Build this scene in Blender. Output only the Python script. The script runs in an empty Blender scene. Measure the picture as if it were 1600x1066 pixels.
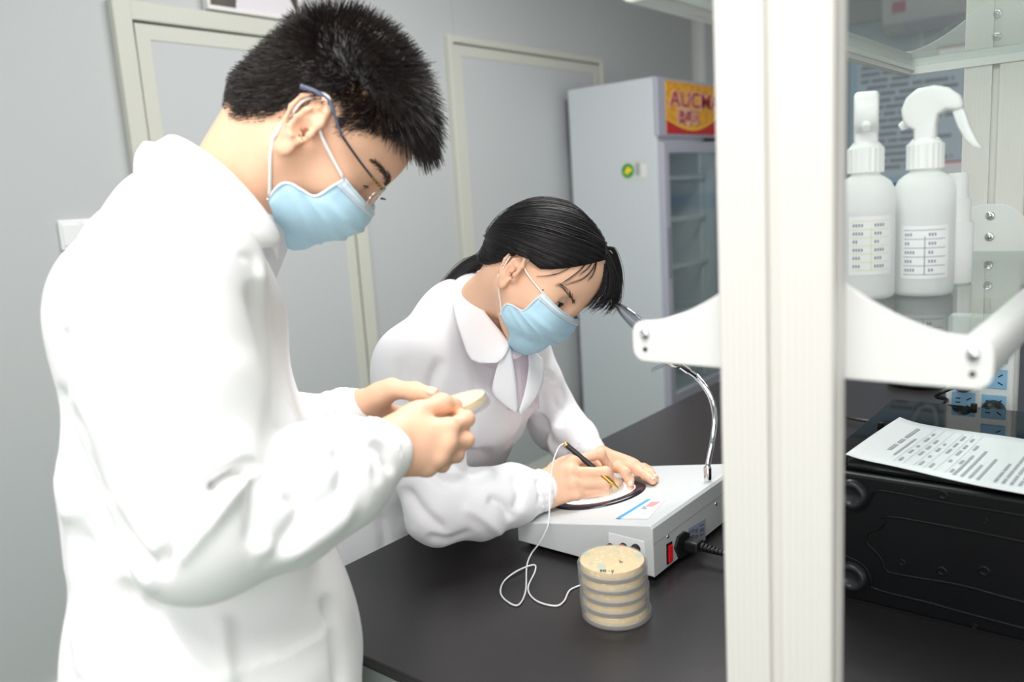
import bpy, bmesh, math, random
import numpy as np
from mathutils import Vector, Matrix, Euler
random.seed(7)
np.random.seed(7)
SC = bpy.context.scene
COL = SC.collection
# ------------------------------------------------------------------ camera
CAM_H = 1.37
BENCH = 0.82
ROT = np.array([[0.77770056, -0.06015908, 0.62574973],
                [0.6253313, 0.17594873, -0.76026496],
                [-0.06436303, 0.98255938, 0.17445478]])
FPX = 1279.0
cam_d = bpy.data.cameras.new('camera')
cam = bpy.data.objects.new('camera', cam_d)
COL.objects.link(cam)
m4 = Matrix([list(ROT[0]) + [0], list(ROT[1]) + [0], list(ROT[2]) + [CAM_H], [0, 0, 0, 1]])
cam.matrix_world = m4
cam_d.sensor_fit = 'HORIZONTAL'
cam_d.sensor_width = 36.0
cam_d.lens = FPX / 1600 * 36
cam_d.clip_start = 0.02
cam_d.dof.use_dof = True
cam_d.dof.focus_distance = 1.22
cam_d.dof.aperture_fstop = 3.2
SC.camera = cam
# ------------------------------------------------------------------ light
SC.view_settings.view_transform = 'Standard'
SC.view_settings.look = 'None'
SC.view_settings.exposure = 0.22
SC.view_settings.gamma = 1.0
SC.view_settings.use_curve_mapping = False
world = bpy.data.worlds.new('room_light')
SC.world = world
world.use_nodes = True
bg = world.node_tree.nodes['Background']
bg.inputs[0].default_value = (1.0, 0.99, 0.975, 1)
bg.inputs[1].default_value = 0.66

def area(name, loc, target, sx, sy, power, color=(1, 1, 1), spread=180):
    l = bpy.data.lights.new(name, 'AREA')
    l.shape = 'RECTANGLE'
    l.size = sx
    l.size_y = sy
    l.energy = power
    l.color = color
    l.spread = math.radians(spread)
    o = bpy.data.objects.new(name, l)
    COL.objects.link(o)
    o.location = loc
    d = Vector(target) - Vector(loc)
    o.rotation_euler = d.to_track_quat('-Z', 'Y').to_euler()
    return o
area('ceiling_lamp_light', (-0.3, -0.25, 2.62), (-0.3, -0.249, 0), 1.15, 1.15, 26, (1.0, 0.985, 0.97))
area('ceiling_lamp_light', (-0.95, 1.95, 2.62), (-0.95, 1.951, 0), 0.6, 1.15, 27, (1.0, 0.99, 0.975))  # added to brighten the seated person and the fridge
area('fill_light', (0.9, -1.75, 1.75), (-1.2, 1.6, 1.1), 1.9, 1.5, 9, (1.0, 0.985, 0.97), 120)  # added fill lamp behind the camera, not a window of the room

# ------------------------------------------------------------------ helpers
def W(px, py, d):
    """point seen at photograph pixel px,py, d metres deep"""
    r = ROT @ np.array([(px - 800) / FPX, -(py - 533) / FPX, -1.0])
    return Vector((r[0] * d, r[1] * d, CAM_H + r[2] * d))

def Wz(px, py, z):
    r = ROT @ np.array([(px - 800) / FPX, -(py - 533) / FPX, -1.0])
    t = (z - CAM_H) / r[2]
    return Vector((r[0] * t, r[1] * t, z))

def Wplane(px, py, o, nrm):
    r = Vector(ROT @ np.array([(px - 800) / FPX, -(py - 533) / FPX, -1.0]))
    c = Vector((0, 0, CAM_H))
    t = (Vector(o) - c).dot(nrm) / r.dot(nrm)
    return c + r * t

def lin(r, g=None, b=None):
    if g is None:
        h = r.lstrip('#')
        r, g, b = (int(h[i:i + 2], 16) for i in (0, 2, 4))
    return tuple((c / 255 / 12.92) if c / 255 <= 0.04045 else ((c / 255 + 0.055) / 1.055) ** 2.4 for c in (r, g, b))

def mat(name, col, rough=0.5, metal=0.0, spec=0.5, bump=0, bscale=40, var=0, vscale=8, emit=None, estr=0, sheen=0, sss=0, coat=0, stretch=None):
    m = bpy.data.materials.new(name)
    m.use_nodes = True
    nt = m.node_tree
    p = nt.nodes['Principled BSDF']
    if isinstance(col, str):
        col = lin(col)
    p.inputs['Base Color'].default_value = (*col, 1)
    p.inputs['Roughness'].default_value = rough
    p.inputs['Metallic'].default_value = metal
    p.inputs['Specular IOR Level'].default_value = spec
    if sheen:
        p.inputs['Sheen Weight'].default_value = sheen
    if coat:
        p.inputs['Coat Weight'].default_value = coat
    if sss:
        p.inputs['Subsurface Weight'].default_value = sss
        p.inputs['Subsurface Radius'].default_value = (1.0, 0.35, 0.2)
        p.inputs['Subsurface Scale'].default_value = 0.006
    if emit is not None:
        p.inputs['Emission Color'].default_value = (*emit, 1)
        p.inputs['Emission Strength'].default_value = estr
    if bump or var:
        tc = nt.nodes.new('ShaderNodeTexCoord')
        src = tc.outputs['Object']
        if stretch:
            mp = nt.nodes.new('ShaderNodeMapping')
            mp.inputs['Scale'].default_value = stretch
            nt.links.new(src, mp.inputs['Vector'])
            src = mp.outputs['Vector']
    if bump:
        no = nt.nodes.new('ShaderNodeTexNoise')
        no.inputs['Scale'].default_value = bscale
        no.inputs['Detail'].default_value = 3
        nt.links.new(src, no.inputs['Vector'])
        bp = nt.nodes.new('ShaderNodeBump')
        bp.inputs['Strength'].default_value = bump
        bp.inputs['Distance'].default_value = 0.002
        nt.links.new(no.outputs['Fac'], bp.inputs['Height'])
        nt.links.new(bp.outputs['Normal'], p.inputs['Normal'])
    if var:
        no2 = nt.nodes.new('ShaderNodeTexNoise')
        no2.inputs['Scale'].default_value = vscale
        no2.inputs['Detail'].default_value = 4
        nt.links.new(src, no2.inputs['Vector'])
        cr = nt.nodes.new('ShaderNodeValToRGB')
        cr.color_ramp.elements[0].position = 0.3
        cr.color_ramp.elements[1].position = 0.7
        cr.color_ramp.elements[0].color = (*[c * (1 - var) for c in col], 1)
        cr.color_ramp.elements[1].color = (*[min(1, c * (1 + var)) for c in col], 1)
        nt.links.new(no2.outputs['Fac'], cr.inputs['Fac'])
        nt.links.new(cr.outputs['Color'], p.inputs['Base Color'])
    return m

def thin_glass(name, tint=(1, 1, 1), ior=1.45, rough=0.0, haze=None, hazefac=0.0):
    m = bpy.data.materials.new(name)
    m.use_nodes = True
    nt = m.node_tree
    for n in list(nt.nodes):
        if n.type != 'OUTPUT_MATERIAL':
            nt.nodes.remove(n)
    out = [n for n in nt.nodes if n.type == 'OUTPUT_MATERIAL'][0]
    tr = nt.nodes.new('ShaderNodeBsdfTransparent')
    tr.inputs[0].default_value = (*tint, 1)
    gl = nt.nodes.new('ShaderNodeBsdfGlossy')
    gl.inputs['Roughness'].default_value = rough
    fr = nt.nodes.new('ShaderNodeFresnel')
    # same reflectance from both sides of the sheet
    ge = nt.nodes.new('ShaderNodeNewGeometry')
    mr = nt.nodes.new('ShaderNodeMapRange')
    mr.inputs['To Min'].default_value = ior
    mr.inputs['To Max'].default_value = 1.0 / ior
    nt.links.new(ge.outputs['Backfacing'], mr.inputs['Value'])
    nt.links.new(mr.outputs[0], fr.inputs['IOR'])
    mx = nt.nodes.new('ShaderNodeMixShader')
    nt.links.new(fr.outputs[0], mx.inputs[0])
    nt.links.new(tr.outputs[0], mx.inputs[1])
    nt.links.new(gl.outputs[0], mx.inputs[2])
    last = mx
    if hazefac:
        df = nt.nodes.new('ShaderNodeBsdfDiffuse')
        df.inputs[0].default_value = (*haze, 1)
        tl = nt.nodes.new('ShaderNodeBsdfTranslucent')
        tl.inputs[0].default_value = (*haze, 1)
        md = nt.nodes.new('ShaderNodeMixShader')
        md.inputs[0].default_value = 0.5
        nt.links.new(df.outputs[0], md.inputs[1])
        nt.links.new(tl.outputs[0], md.inputs[2])
        mh = nt.nodes.new('ShaderNodeMixShader')
        mh.inputs[0].default_value = hazefac
        nt.links.new(mx.outputs[0], mh.inputs[1])
        nt.links.new(md.outputs[0], mh.inputs[2])
        last = mh
    nt.links.new(last.outputs[0], out.inputs['Surface'])
    return m

def link(name, me, m=None, parent=None, loc=(0, 0, 0), rot=None, smooth=False, **props):
    if m is not None:
        for mm in (m if isinstance(m, (list, tuple)) else [m]):
            me.materials.append(mm)
    if smooth:
        me.shade_smooth()
    o = bpy.data.objects.new(name, me)
    COL.objects.link(o)
    if parent is not None:
        o.parent = parent
    o.location = loc
    if rot is not None:
        o.rotation_euler = rot
    for k, v in props.items():
        o[k] = v
    return o

def empty(name, loc=(0, 0, 0), rot=None, label=None, category=None, group=None):
    o = bpy.data.objects.new(name, None)
    o.empty_display_size = 0.05
    COL.objects.link(o)
    o.location = loc
    if rot is not None:
        o.rotation_euler = rot
    tag(o, label, category, group)
    return o

def tag(o, label=None, category=None, group=None, kind=None):
    if label: o['label'] = label
    if category: o['category'] = category
    if group: o['group'] = group
    if kind: o['kind'] = kind
    return o

class MB:
    """collects shapes into one mesh"""
    def __init__(self):
        self.bm = bmesh.new()

    def box(self, lo, hi, bevel=0, seg=2, M=None):
        b = bmesh.new()
        bmesh.ops.create_cube(b, size=1)
        lo, hi = Vector(lo), Vector(hi)
        for v in b.verts:
            v.co = Vector(((v.co.x + .5) * (hi.x - lo.x) + lo.x, (v.co.y + .5) * (hi.y - lo.y) + lo.y, (v.co.z + .5) * (hi.z - lo.z) + lo.z))
        if bevel:
            bmesh.ops.bevel(b, geom=list(b.edges), offset=bevel, segments=seg, affect='EDGES', profile=0.5)
        return self._add(b, M)

    def _add(self, b, M=None):
        if M is not None:
            b.transform(M)
        me = bpy.data.meshes.new('t')
        b.to_mesh(me)
        b.free()
        self.bm.from_mesh(me)
        bpy.data.meshes.remove(me)
        return self

    def prism(self, pts, axis, lo, hi, bevel=0, seg=2, M=None):
        """2D outline extruded along axis: x -> pts are (y,z), y -> (x,z), z -> (x,y)"""
        def p3(p, t):
            return {'x': (t, p[0], p[1]), 'y': (p[0], t, p[1]), 'z': (p[0], p[1], t)}[axis]
        b = bmesh.new()
        v0 = [b.verts.new(p3(p, lo)) for p in pts]
        v1 = [b.verts.new(p3(p, hi)) for p in pts]
        n = len(pts)
        b.faces.new(v0)
        b.faces.new(v1[::-1])
        for i in range(n):
            b.faces.new((v0[i], v0[(i + 1) % n], v1[(i + 1) % n], v1[i]))
        bmesh.ops.recalc_face_normals(b, faces=b.faces)
        if bevel:
            ed = [e for e in b.edges if abs((e.verts[0].co - e.verts[1].co)['xyz'.index(axis)]) < 1e-9]
            bmesh.ops.bevel(b, geom=ed, offset=bevel, segments=seg, affect='EDGES', profile=0.5)
        return self._add(b, M)

    def lathe(self, prof, n=48, M=None, close=True):
        """prof: list of (r,z)"""
        b = bmesh.new()
        rings = []
        for r, z in prof:
            if r < 1e-6:
                rings.append([b.verts.new((0, 0, z))])
            else:
                rings.append([b.verts.new((r * math.cos(2 * math.pi * i / n), r * math.sin(2 * math.pi * i / n), z)) for i in range(n)])
        for a, c in zip(rings, rings[1:]):
            if len(a) == 1 and len(c) == 1:
                continue
            for i in range(n):
                j = (i + 1) % n
                if len(a) == 1:
                    b.faces.new((a[0], c[j], c[i]))
                elif len(c) == 1:
                    b.faces.new((a[i], a[j], c[0]))
                else:
                    b.faces.new((a[i], a[j], c[j], c[i]))
        bmesh.ops.recalc_face_normals(b, faces=b.faces)
        return self._add(b, M)

    def tube(self, pts, r, n=10, cap=True, flat=None):
        pts = [Vector(p) for p in pts]
        rs = r if isinstance(r, (list, tuple)) else [r] * len(pts)
        b = bmesh.new()
        up = None
        rings = []
        for i, p in enumerate(pts):
            t = (pts[min(i + 1, len(pts) - 1)] - pts[max(i - 1, 0)])
            if t.length < 1e-9:
                t = Vector((0, 0, 1))
            t.normalize()
            if up is None:
                up = t.orthogonal().normalized()
            up = (up - t * up.dot(t))
            if up.length < 1e-6:
                up = t.orthogonal()
            up.normalize()
            s = t.cross(up)
            fx = 1 if flat is None else flat
            rings.append([b.verts.new(p + (up * math.cos(2 * math.pi * k / n) + s * fx * math.sin(2 * math.pi * k / n)) * rs[i]) for k in range(n)])
        for a, c in zip(rings, rings[1:]):
            for k in range(n):
                b.faces.new((a[k], a[(k + 1) % n], c[(k + 1) % n], c[k]))
        if cap:
            b.faces.new(rings[0][::-1])
            b.faces.new(rings[-1])
        return self._add(b)

    def grid(self, P, thick=0):
        """P[i][j] points -> sheet (closed slab when thick)"""
        b = bmesh.new()
        V = [[b.verts.new(p) for p in row] for row in P]
        for i in range(len(V) - 1):
            for j in range(len(V[0]) - 1):
                b.faces.new((V[i][j], V[i + 1][j], V[i + 1][j + 1], V[i][j + 1]))
        if thick:
            b.normal_update()
            r = bmesh.ops.solidify(b, geom=list(b.faces), thickness=thick)
        return self._add(b)

    def mesh(self, name='m', smooth=False):
        me = bpy.data.meshes.new(name)
        self.bm.to_mesh(me)
        self.bm.free()
        if smooth:
            me.shade_smooth()
        return me

    def obj(self, name, m, parent=None, loc=(0, 0, 0), rot=None, smooth=False, angle=None, **props):
        me = self.mesh(name, smooth)
        o = link(name, me, m, parent, loc, rot, **props)
        if angle:
            me.shade_smooth()
            smooth_by_angle(me, angle)
        return o

def smooth_by_angle(me, deg=35):
    b = bmesh.new()
    b.from_mesh(me)
    a = math.radians(deg)
    for e in b.edges:
        if len(e.link_faces) == 2:
            e.smooth = e.calc_face_angle(0) < a
    b.to_mesh(me)
    b.free()

def spline(pts, n=8):
    """Catmull-Rom through points"""
    pts = [Vector(p) for p in pts]
    out = []
    for i in range(len(pts) - 1):
        p0 = pts[max(i - 1, 0)]; p1 = pts[i]; p2 = pts[i + 1]; p3 = pts[min(i + 2, len(pts) - 1)]
        for k in range(n):
            t = k / n
            out.append(0.5 * ((2 * p1) + (p2 - p0) * t + (2 * p0 - 5 * p1 + 4 * p2 - p3) * t * t + (3 * p1 - p0 - 3 * p2 + p3) * t ** 3))
    out.append(pts[-1])
    return out

def frame(o, x, z):
    """matrix with origin o, local x axis, local z axis"""
    x = Vector(x).normalized(); z = Vector(z).normalized()
    y = z.cross(x).normalized(); z = x.cross(y)
    M = Matrix((x, y, z)).transposed().to_4x4()
    M.translation = Vector(o)
    return M

def text(name, body, size, m, M, parent=None, extrude=0.0004, align='LEFT', xscale=1.0, bold=0.0):
    cu = bpy.data.curves.new(name, 'FONT')
    cu.body = body
    cu.size = size
    cu.extrude = extrude
    cu.offset = bold
    cu.align_x = align
    cu.resolution_u = 4
    cu.materials.append(m)
    o = bpy.data.objects.new(name, cu)
    COL.objects.link(o)
    o.matrix_world = M @ Matrix.Diagonal((xscale, 1, 1, 1))
    dg = bpy.context.evaluated_depsgraph_get()
    me = bpy.data.meshes.new_from_object(o.evaluated_get(dg))
    bpy.data.objects.remove(o)
    Mx = M @ Matrix.Diagonal((xscale, 1, 1, 1))
    if parent is not None:
        Mx = Matrix.Translation(parent.location).inverted() @ Mx
    me.transform(Mx)
    o = bpy.data.objects.new(name, me)
    COL.objects.link(o)
    if parent is not None:
        o.parent = parent
    return o

def dup(root, loc=None, rot=None, **props):
    r = root.copy()
    COL.objects.link(r)
    if loc is not None: r.location = loc
    if rot is not None: r.rotation_euler = rot
    for k, v in props.items(): r[k] = v
    for ch in list(root.children):
        c = ch.copy(); COL.objects.link(c); c.parent = r
        for g in list(ch.children):
            d = g.copy(); COL.objects.link(d); d.parent = c
    return r

# ------------------------------------------------------------------ materials
M_wall = mat('wall_panel', lin(192, 195, 196), 0.45, spec=0.4, bump=0.02, bscale=30)
M_doorleaf = mat('door_leaf', lin(194, 197, 199), 0.45, spec=0.4)
M_trim = mat('ivory_trim', lin(206, 206, 196), 0.4)
M_trimd = mat('seal_grey', lin(120, 122, 120), 0.6)
M_floor = mat('green_epoxy', lin(10, 84, 50), 0.35, var=0.08, vscale=3)
M_ceil = mat('ceiling_white', lin(235, 236, 236), 0.8)
M_base = mat('baseboard_ivory', lin(200, 202, 196), 0.5)
M_bench = mat('bench_black', lin(38, 35, 37), 0.30, spec=0.5, bump=0.05, bscale=260, var=0.10, vscale=5)
M_cab = mat('cabinet_pale', lin(196, 204, 200), 0.5)
M_white = mat('white_powder_coat', lin(226, 226, 224), 0.42, spec=0.4)
M_post = mat('white_anodised', lin(222, 219, 214), 0.45, spec=0.4)
M_postb = mat('groove_white', lin(214, 213, 208), 0.5)
M_rail = mat('rail_white', lin(222, 222, 220), 0.35)
M_steel = mat('bright_steel', lin(205, 206, 205), 0.22, metal=1)
M_chrome = mat('chrome', lin(225, 225, 228), 0.12, metal=1)
M_dark = mat('dark_hole', lin(14, 14, 15), 0.7)
M_blk = mat('black_plastic', lin(22, 22, 24), 0.4)
M_case = mat('case_black', lin(7, 8, 12), 0.42, spec=0.3, bump=0.03, bscale=400)
M_glass = thin_glass('shelf_glass', (0.90, 0.95, 0.93), 1.45)
M_tglass = thin_glass('smoked_glass', (0.16, 0.17, 0.18), 1.6)
M_paper = mat('paper', lin(236, 236, 240), 0.7)
M_ink = mat('ink', lin(172, 172, 180), 0.8)
M_fr = mat('fridge_white', lin(206, 211, 216), 0.35, spec=0.45)
M_frgrey = mat('fridge_grey', lin(176, 176, 190), 0.4)
M_red = mat('red', lin(196, 26, 32), 0.4)
M_green = mat('green', lin(16, 150, 70), 0.5)
M_yellow = mat('yellow', lin(246, 214, 40), 0.5)
M_blue = mat('socket_blue', lin(150, 196, 232), 0.4)
M_stripe = mat('stripe_blue', lin(70, 160, 222), 0.5)
M_plast = mat('white_plastic', lin(240, 240, 240), 0.35)
M_boxg = mat('box_grey', lin(206, 209, 210), 0.42, bump=0.03, bscale=600)
M_brass = mat('brass', lin(214, 172, 92), 0.25, metal=1)
# ------------------------------------------------------------------ room
WX, FY, CZ = -2.40, 4.90, 2.70
def struct(mb, name, m, parent=None, **k):
    o = mb.obj(name, m, parent, **k)
    if parent is None:
        o['kind'] = 'structure'
    return o
struct(MB().box((-2.6, -2.6, -0.06), (3.2, 5.1, 0)), 'floor', M_floor)
struct(MB().box((-2.6, -2.6, CZ), (3.2, 5.1, CZ + 0.06)), 'ceiling', M_ceil)
mb = MB()
ys = [-2.6, -1.05, 0.1, 2.667, 3.766, FY]
for a, b in zip(ys, ys[1:]):
    mb.box((WX - 0.06, a + 0.0015, 0), (WX, b - 0.0015, CZ), 0.0012, 1)
mb.box((WX - 0.08, -2.6, 0), (WX - 0.05, FY + 0.06, CZ))
struct(mb, 'wall_left', M_wall)
mb = MB()
for a, b in ((WX, -1.55), (-1.55, -0.4), (-0.4, 0.75), (0.75, 3.2)):
    mb.box((a + 0.0015, FY, 0), (b - 0.0015, FY + 0.06, CZ), 0.0012, 1)
mb.box((WX, FY + 0.03, 0), (3.2, FY + 0.09, CZ))
struct(mb, 'wall_far', M_wall)
# rounded corner trim of the clean room
pts = [(WX, FY)] + [(WX + 0.06 - 0.06 * math.sin(a), FY - 0.06 + 0.06 * math.cos(a)) for a in np.linspace(math.pi / 2, 0, 9)]
struct(MB().prism(pts, 'z', 0, CZ), 'trim_1', mat('corner_trim', lin(216, 218, 216), 0.4), smooth=False)
pts = [(WX, 0), (WX + 0.05, 0), (WX + 0.047, 0.02), (WX + 0.03, 0.055), (WX + 0.018, 0.09), (WX + 0.014, 0.1), (WX, 0.1)]
struct(MB().prism([(p[0], p[1]) for p in pts], 'y', -2.6, FY), 'baseboard_left', M_base)
struct(MB().prism([(FY, 0), (FY - 0.05, 0), (FY - 0.03, 0.055), (FY - 0.014, 0.1), (FY, 0.1)], 'x', WX, 3.2), 'baseboard_far', M_base)

def door(n, y0, y1, ztop, tw, handle_side):
    """y0..y1 outer edge of the frame on the left wall"""
    e = bpy.data.objects.new('door_%d' % n, None)
    COL.objects.link(e)
    e.location = (WX, y0, 0)
    e['kind'] = 'structure'
    w = y1 - y0
    mb = MB()
    mb.box((0.0, 0, 0), (0.03, tw, ztop), 0.004)
    mb.box((0.0, w - tw, 0), (0.03, w, ztop), 0.004)
    mb.box((0.0, tw - .004, ztop - tw), (0.0295, w - tw + .004, ztop), 0.004)
    mb.obj('door_frame', M_trim, e)
    mb = MB()
    mb.box((0.0, tw, 0.0), (0.012, w - tw, ztop - tw))
    mb.obj('seal', M_trimd, e)
    g = 0.006
    s = 0.045
    mb = MB()
    mb.box((0.0, tw + g, 0.02), (0.022, tw + g + s, ztop - tw - g), 0.002)
    mb.box((0.0, w - tw - g - s, 0.02), (0.022, w - tw - g, ztop - tw - g), 0.002)
    mb.box((0.0, tw + g, ztop - tw - g - s), (0.0218, w - tw - g, ztop - tw - g), 0.002)
    mb.obj('edge_profile', M_trim, e)
    MB().box((0.0, tw + g + s - .002, 0.02), (0.019, w - tw - g - s + .002, ztop - tw - g - s + .002)).obj('leaf', M_doorleaf, e)
    yk = tw + g + s + 0.06 if handle_side < 0 else w - tw - g - s - 0.06
    mb = MB()
    mb.box((0.018, yk - 0.02, 0.92), (0.027, yk + 0.02, 1.12), 0.003)
    mb.tube([(0.02, yk, 1.04), (0.06, yk, 1.04), (0.065, yk - handle_side * 0.02, 1.04), (0.065, yk - handle_side * 0.12, 1.04)], 0.009)
    mb.obj('handle', M_steel, e)
    return e
door(1, 1.212, 2.075, 1.992, 0.055, -1)
door(2, 2.60, 3.775, 2.036, 0.028, 1)

# light switch on the left wall
t = empty('light_switch', (WX, 1.045, 1.342), label='white light switch plate on the grey wall beside the left door', category='light switch')
MB().box((0, -0.06, -0.041), (0.009, 0.06, 0.041), 0.003).obj('plate', M_plast, t)
for yy in (-0.03, 0.03):
    MB().box((0.008, yy - 0.024, -0.03), (0.0125, yy + 0.024, 0.03), 0.002).obj('rocker', M_plast, t)

# picture over door 1
t = empty('framed_picture', (WX + 0.002, 1.512, 1.997), label='white framed dark picture hung above the left door', category='picture')
pw, ph = 0.36, 0.27
mb = MB()
mb.box((0, 0, 0), (0.03, pw, 0.014), 0.002); mb.box((0, 0, ph - .014), (0.03, pw, ph), 0.002)
mb.box((0, 0, 0.0141), (0.0298, 0.012, ph - .0141), 0.002); mb.box((0, pw - .012, .0141), (0.0298, pw, ph - .0141), 0.002)
mb.obj('frame', mat('picture_frame', lin(232, 230, 228), 0.3), t)
MB().box((0, 0.01, 0.012), (0.022, pw - .01, ph - .012)).obj('print', mat('picture_dark', lin(66, 60, 52), 0.35, var=0.35, vscale=25), t)
pts = [(0.18 + 0.115 * math.cos(a) + .04, 0.012 + 0.11 * math.sin(a)) for a in np.linspace(0, math.pi, 24)]
MB().prism(pts, 'x', 0.021, 0.0235).obj('pale_shape', mat('picture_pale', lin(226, 220, 226), 0.5), t)

# ------------------------------------------------------------------ bench
BX0, BX1, BY0, BY1 = -0.982, 0.50, 0.588, 4.2
t = empty('lab_bench', ((BX0 + BX1) / 2, (BY0 + BY1) / 2, 0), label='long black topped laboratory bench where the seated person works', category='lab bench')
ox, oy = -(BX0 + BX1) / 2, -(BY0 + BY1) / 2
mb = MB()
mb.box((BX0 + ox, BY0 + oy, BENCH - 0.0127), (BX1 + ox, BY1 + oy, BENCH), 0.003)
mb.box((BX0 + ox + .012, BY0 + oy + .012, BENCH - 0.026), (BX1 + ox - .012, BY1 + oy - .012, BENCH - 0.0125), 0.002)
mb.obj('worktop', M_bench, t)
mb = MB()
KH0, KH1 = .70, 1.42      # knee space where the person sits
mb.box((BX0 + ox + .05, BY0 + oy + .05, 0.1), (BX1 + ox - .05, KH0 + oy, BENCH - 0.026))
mb.box((BX0 + ox + .55, KH0 + oy, 0.1), (BX1 + ox - .05, KH1 + oy, BENCH - 0.026))
mb.box((BX0 + ox + .05, KH1 + oy, 0.1), (BX1 + ox - .05, BY1 + oy - .05, BENCH - 0.026))
mb.obj('carcass', M_cab, t)
MB().box((BX0 + ox + .6, BY0 + oy + .1, 0.0), (BX1 + ox - .1, BY1 + oy - .1, 0.101)).obj('plinth', mat('plinth_grey', lin(90, 94, 92), .6), t)
y = KH1 + oy + .01
while y < BY1 + oy - .5:
    d = MB().box((BX0 + ox + .035, y, 0.12), (BX0 + ox + .0505, y + .44, BENCH - .05), .003).obj('door', M_cab, t)
    MB().tube([(BX0 + ox + .036, y + .06, .6), (BX0 + ox + .015, y + .06, .6), (BX0 + ox + .015, y + .06, .7), (BX0 + ox + .036, y + .06, .7)], .004).obj('handle', M_steel, d)
    y += .45
MB().box((BX0 + ox + .06, BY0 + oy + .0385, 0.12), (BX1 + ox - .06, BY0 + oy + .0505, BENCH - .04), .003).obj('end_panel', M_cab, t)

# ------------------------------------------------------------------ reagent rack
PC = -0.240
PW = 0.090
rack = empty('reagent_rack', (PC, 1.075, BENCH), label='white aluminium two-sided reagent rack standing along the middle of the bench', category='reagent rack')
OX, OY, OZ = PC, 1.075, BENCH
def post(y0, y1):
    h = 1.18
    a = PW / 2
    g = 0.0055
    gd = 0.007
    # outline with a T groove in the two wide faces and fine ribs
    pts = []
    def face(sgn):
        y = y0 if sgn < 0 else y1
        ins = gd if sgn < 0 else -gd
        xs = [-a + .002, -g, -g, g, g, a - .002]
        q = [(-a + .002, y), (-g, y), (-g, y + ins), (g, y + ins), (g, y), (a - .002, y)]
        return q if sgn < 0 else q[::-1]
    pts += face(-1)
    pts += [(a, y0 + .002), (a, (y0 + y1) / 2 - .004), (a - .004, (y0 + y1) / 2 - .004), (a - .004, (y0 + y1) / 2 + .004), (a, (y0 + y1) / 2 + .004), (a, y1 - .002)]
    pts += face(1)
    pts += [(-a, y1 - .002), (-a, (y0 + y1) / 2 + .004), (-a + .004, (y0 + y1) / 2 + .004), (-a + .004, (y0 + y1) / 2 - .004), (-a, (y0 + y1) / 2 - .004), (-a, y0 + .002)]
    mb = MB().prism([(p[0], p[1] - OY) for p in pts], 'z', 0.008, h)
    # shallow ribs on the front face
    for k in range(-7, 8):
        x = k * 0.0056
        if abs(x) > g + .002:
            mb.box((x - .0011, y0 - OY - .0004, 0.008), (x + .0011, y0 - OY + .0004, h))
    o = mb.obj('post', M_post, rack)
    MB().box((-a - .012, y0 - OY - .012, 0), (a + .012, y1 - OY + .012, .008), .002).obj('foot_plate', M_steel, o)
    MB().box((-a, y0 - OY, h), (a, y1 - OY, h + .004), .0015).obj('cap', M_white, o)
    return o
FP0, FP1 = 0.610, 0.642
BP0, BP1 = 1.535, 1.567
post(FP0, FP1)
post(BP0, BP1)
def bracket(yp, thick, zb, sgn, screws):
    """double arm bracket plate lying on a post face; zb = underside of its arms"""
    hw = 0.145
    pts = []
    top = lambda x: zb + 0.038 + 0.053 * (1 - min(1, max(0, (abs(x) - .035) / .085))) ** 1.5 if abs(x) > .035 else zb + .091
    # right half of upper edge, from the end to the middle
    r = 0.012
    R = []
    for a_ in np.linspace(-90, 0, 5):
        R.append((hw - r + r * math.cos(math.radians(a_)), zb + r + r * math.sin(math.radians(a_))))
    for a_ in np.linspace(0, 80, 5):
        R.append((hw - r + r * math.cos(math.radians(a_)), zb + .038 - r + r * math.sin(math.radians(a_))))
    for x in np.linspace(hw - .02, .044, 12):
        s = (x - .044) / (hw - .02 - .044)
        R.append((x, zb + .0385 + .036 * (1 - s) ** 1.6))
    for a_ in np.linspace(20, 90, 7):
        R.append((.044 * math.cos(math.radians(a_)) / math.cos(math.radians(20)) * .98, zb + .0745 + .020 * (math.sin(math.radians(a_)) - math.sin(math.radians(20))) / .658))
    L = [(-p[0], p[1]) for p in R[::-1]]
    outline = R + L
    # clean duplicates
    out = []
    for p in outline:
        if not out or (abs(p[0] - out[-1][0]) + abs(p[1] - out[-1][1])) > 1e-4:
            out.append(p)
    y0, y1 = sorted((yp, yp + sgn * thick))
    o = MB().prism([(p[0], p[1] - OZ) for p in out], 'y', y0 - OY, y1 - OY, .0008, 1).obj('bracket', M_white, rack)
    yf = yp + sgn * thick - OY
    for z in screws:
        Mx = Matrix.Translation((0, yf, z - OZ)) @ Matrix.Rotation(math.radians(90 if sgn < 0 else -90), 4, 'X')
        mb = MB().lathe([(0, .004), (.0032, .004), (.0034, .0022), (.0052, .0030), (.0068, .002), (.007, 0)], 20, Mx)
        mb.obj('screw', M_steel, o, smooth=True)
    yo = (yp - OY) if sgn > 0 else (yp - OY)
    for sx in (-1, 1):
        # outer side of the plate: cap nut and a small hole
        for yy, ss in ((yp + sgn * thick - OY, sgn), (yp - OY, -sgn)):
            Mx = Matrix.Translation((sx * .132, yy, zb + .0255 - OZ)) @ Matrix.Rotation(math.radians(90 if ss < 0 else -90), 4, 'X')
            MB().lathe([(0, .003), (.0035, .0026), (.0048, .001), (.005, 0)], 20, Mx).obj('cap_nut', M_chrome, o, smooth=True)
            Mx = Matrix.Translation((sx * .132, yy, zb + .0115 - OZ)) @ Matrix.Rotation(math.radians(90 if ss < 0 else -90), 4, 'X')
            MB().lathe([(0, .0004), (.0023, .0004), (.0023, 0)], 14, Mx).obj('hole', M_dark, o)
    return o
SH1, SH2, SH3 = 1.213, 1.525, 1.84
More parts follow.
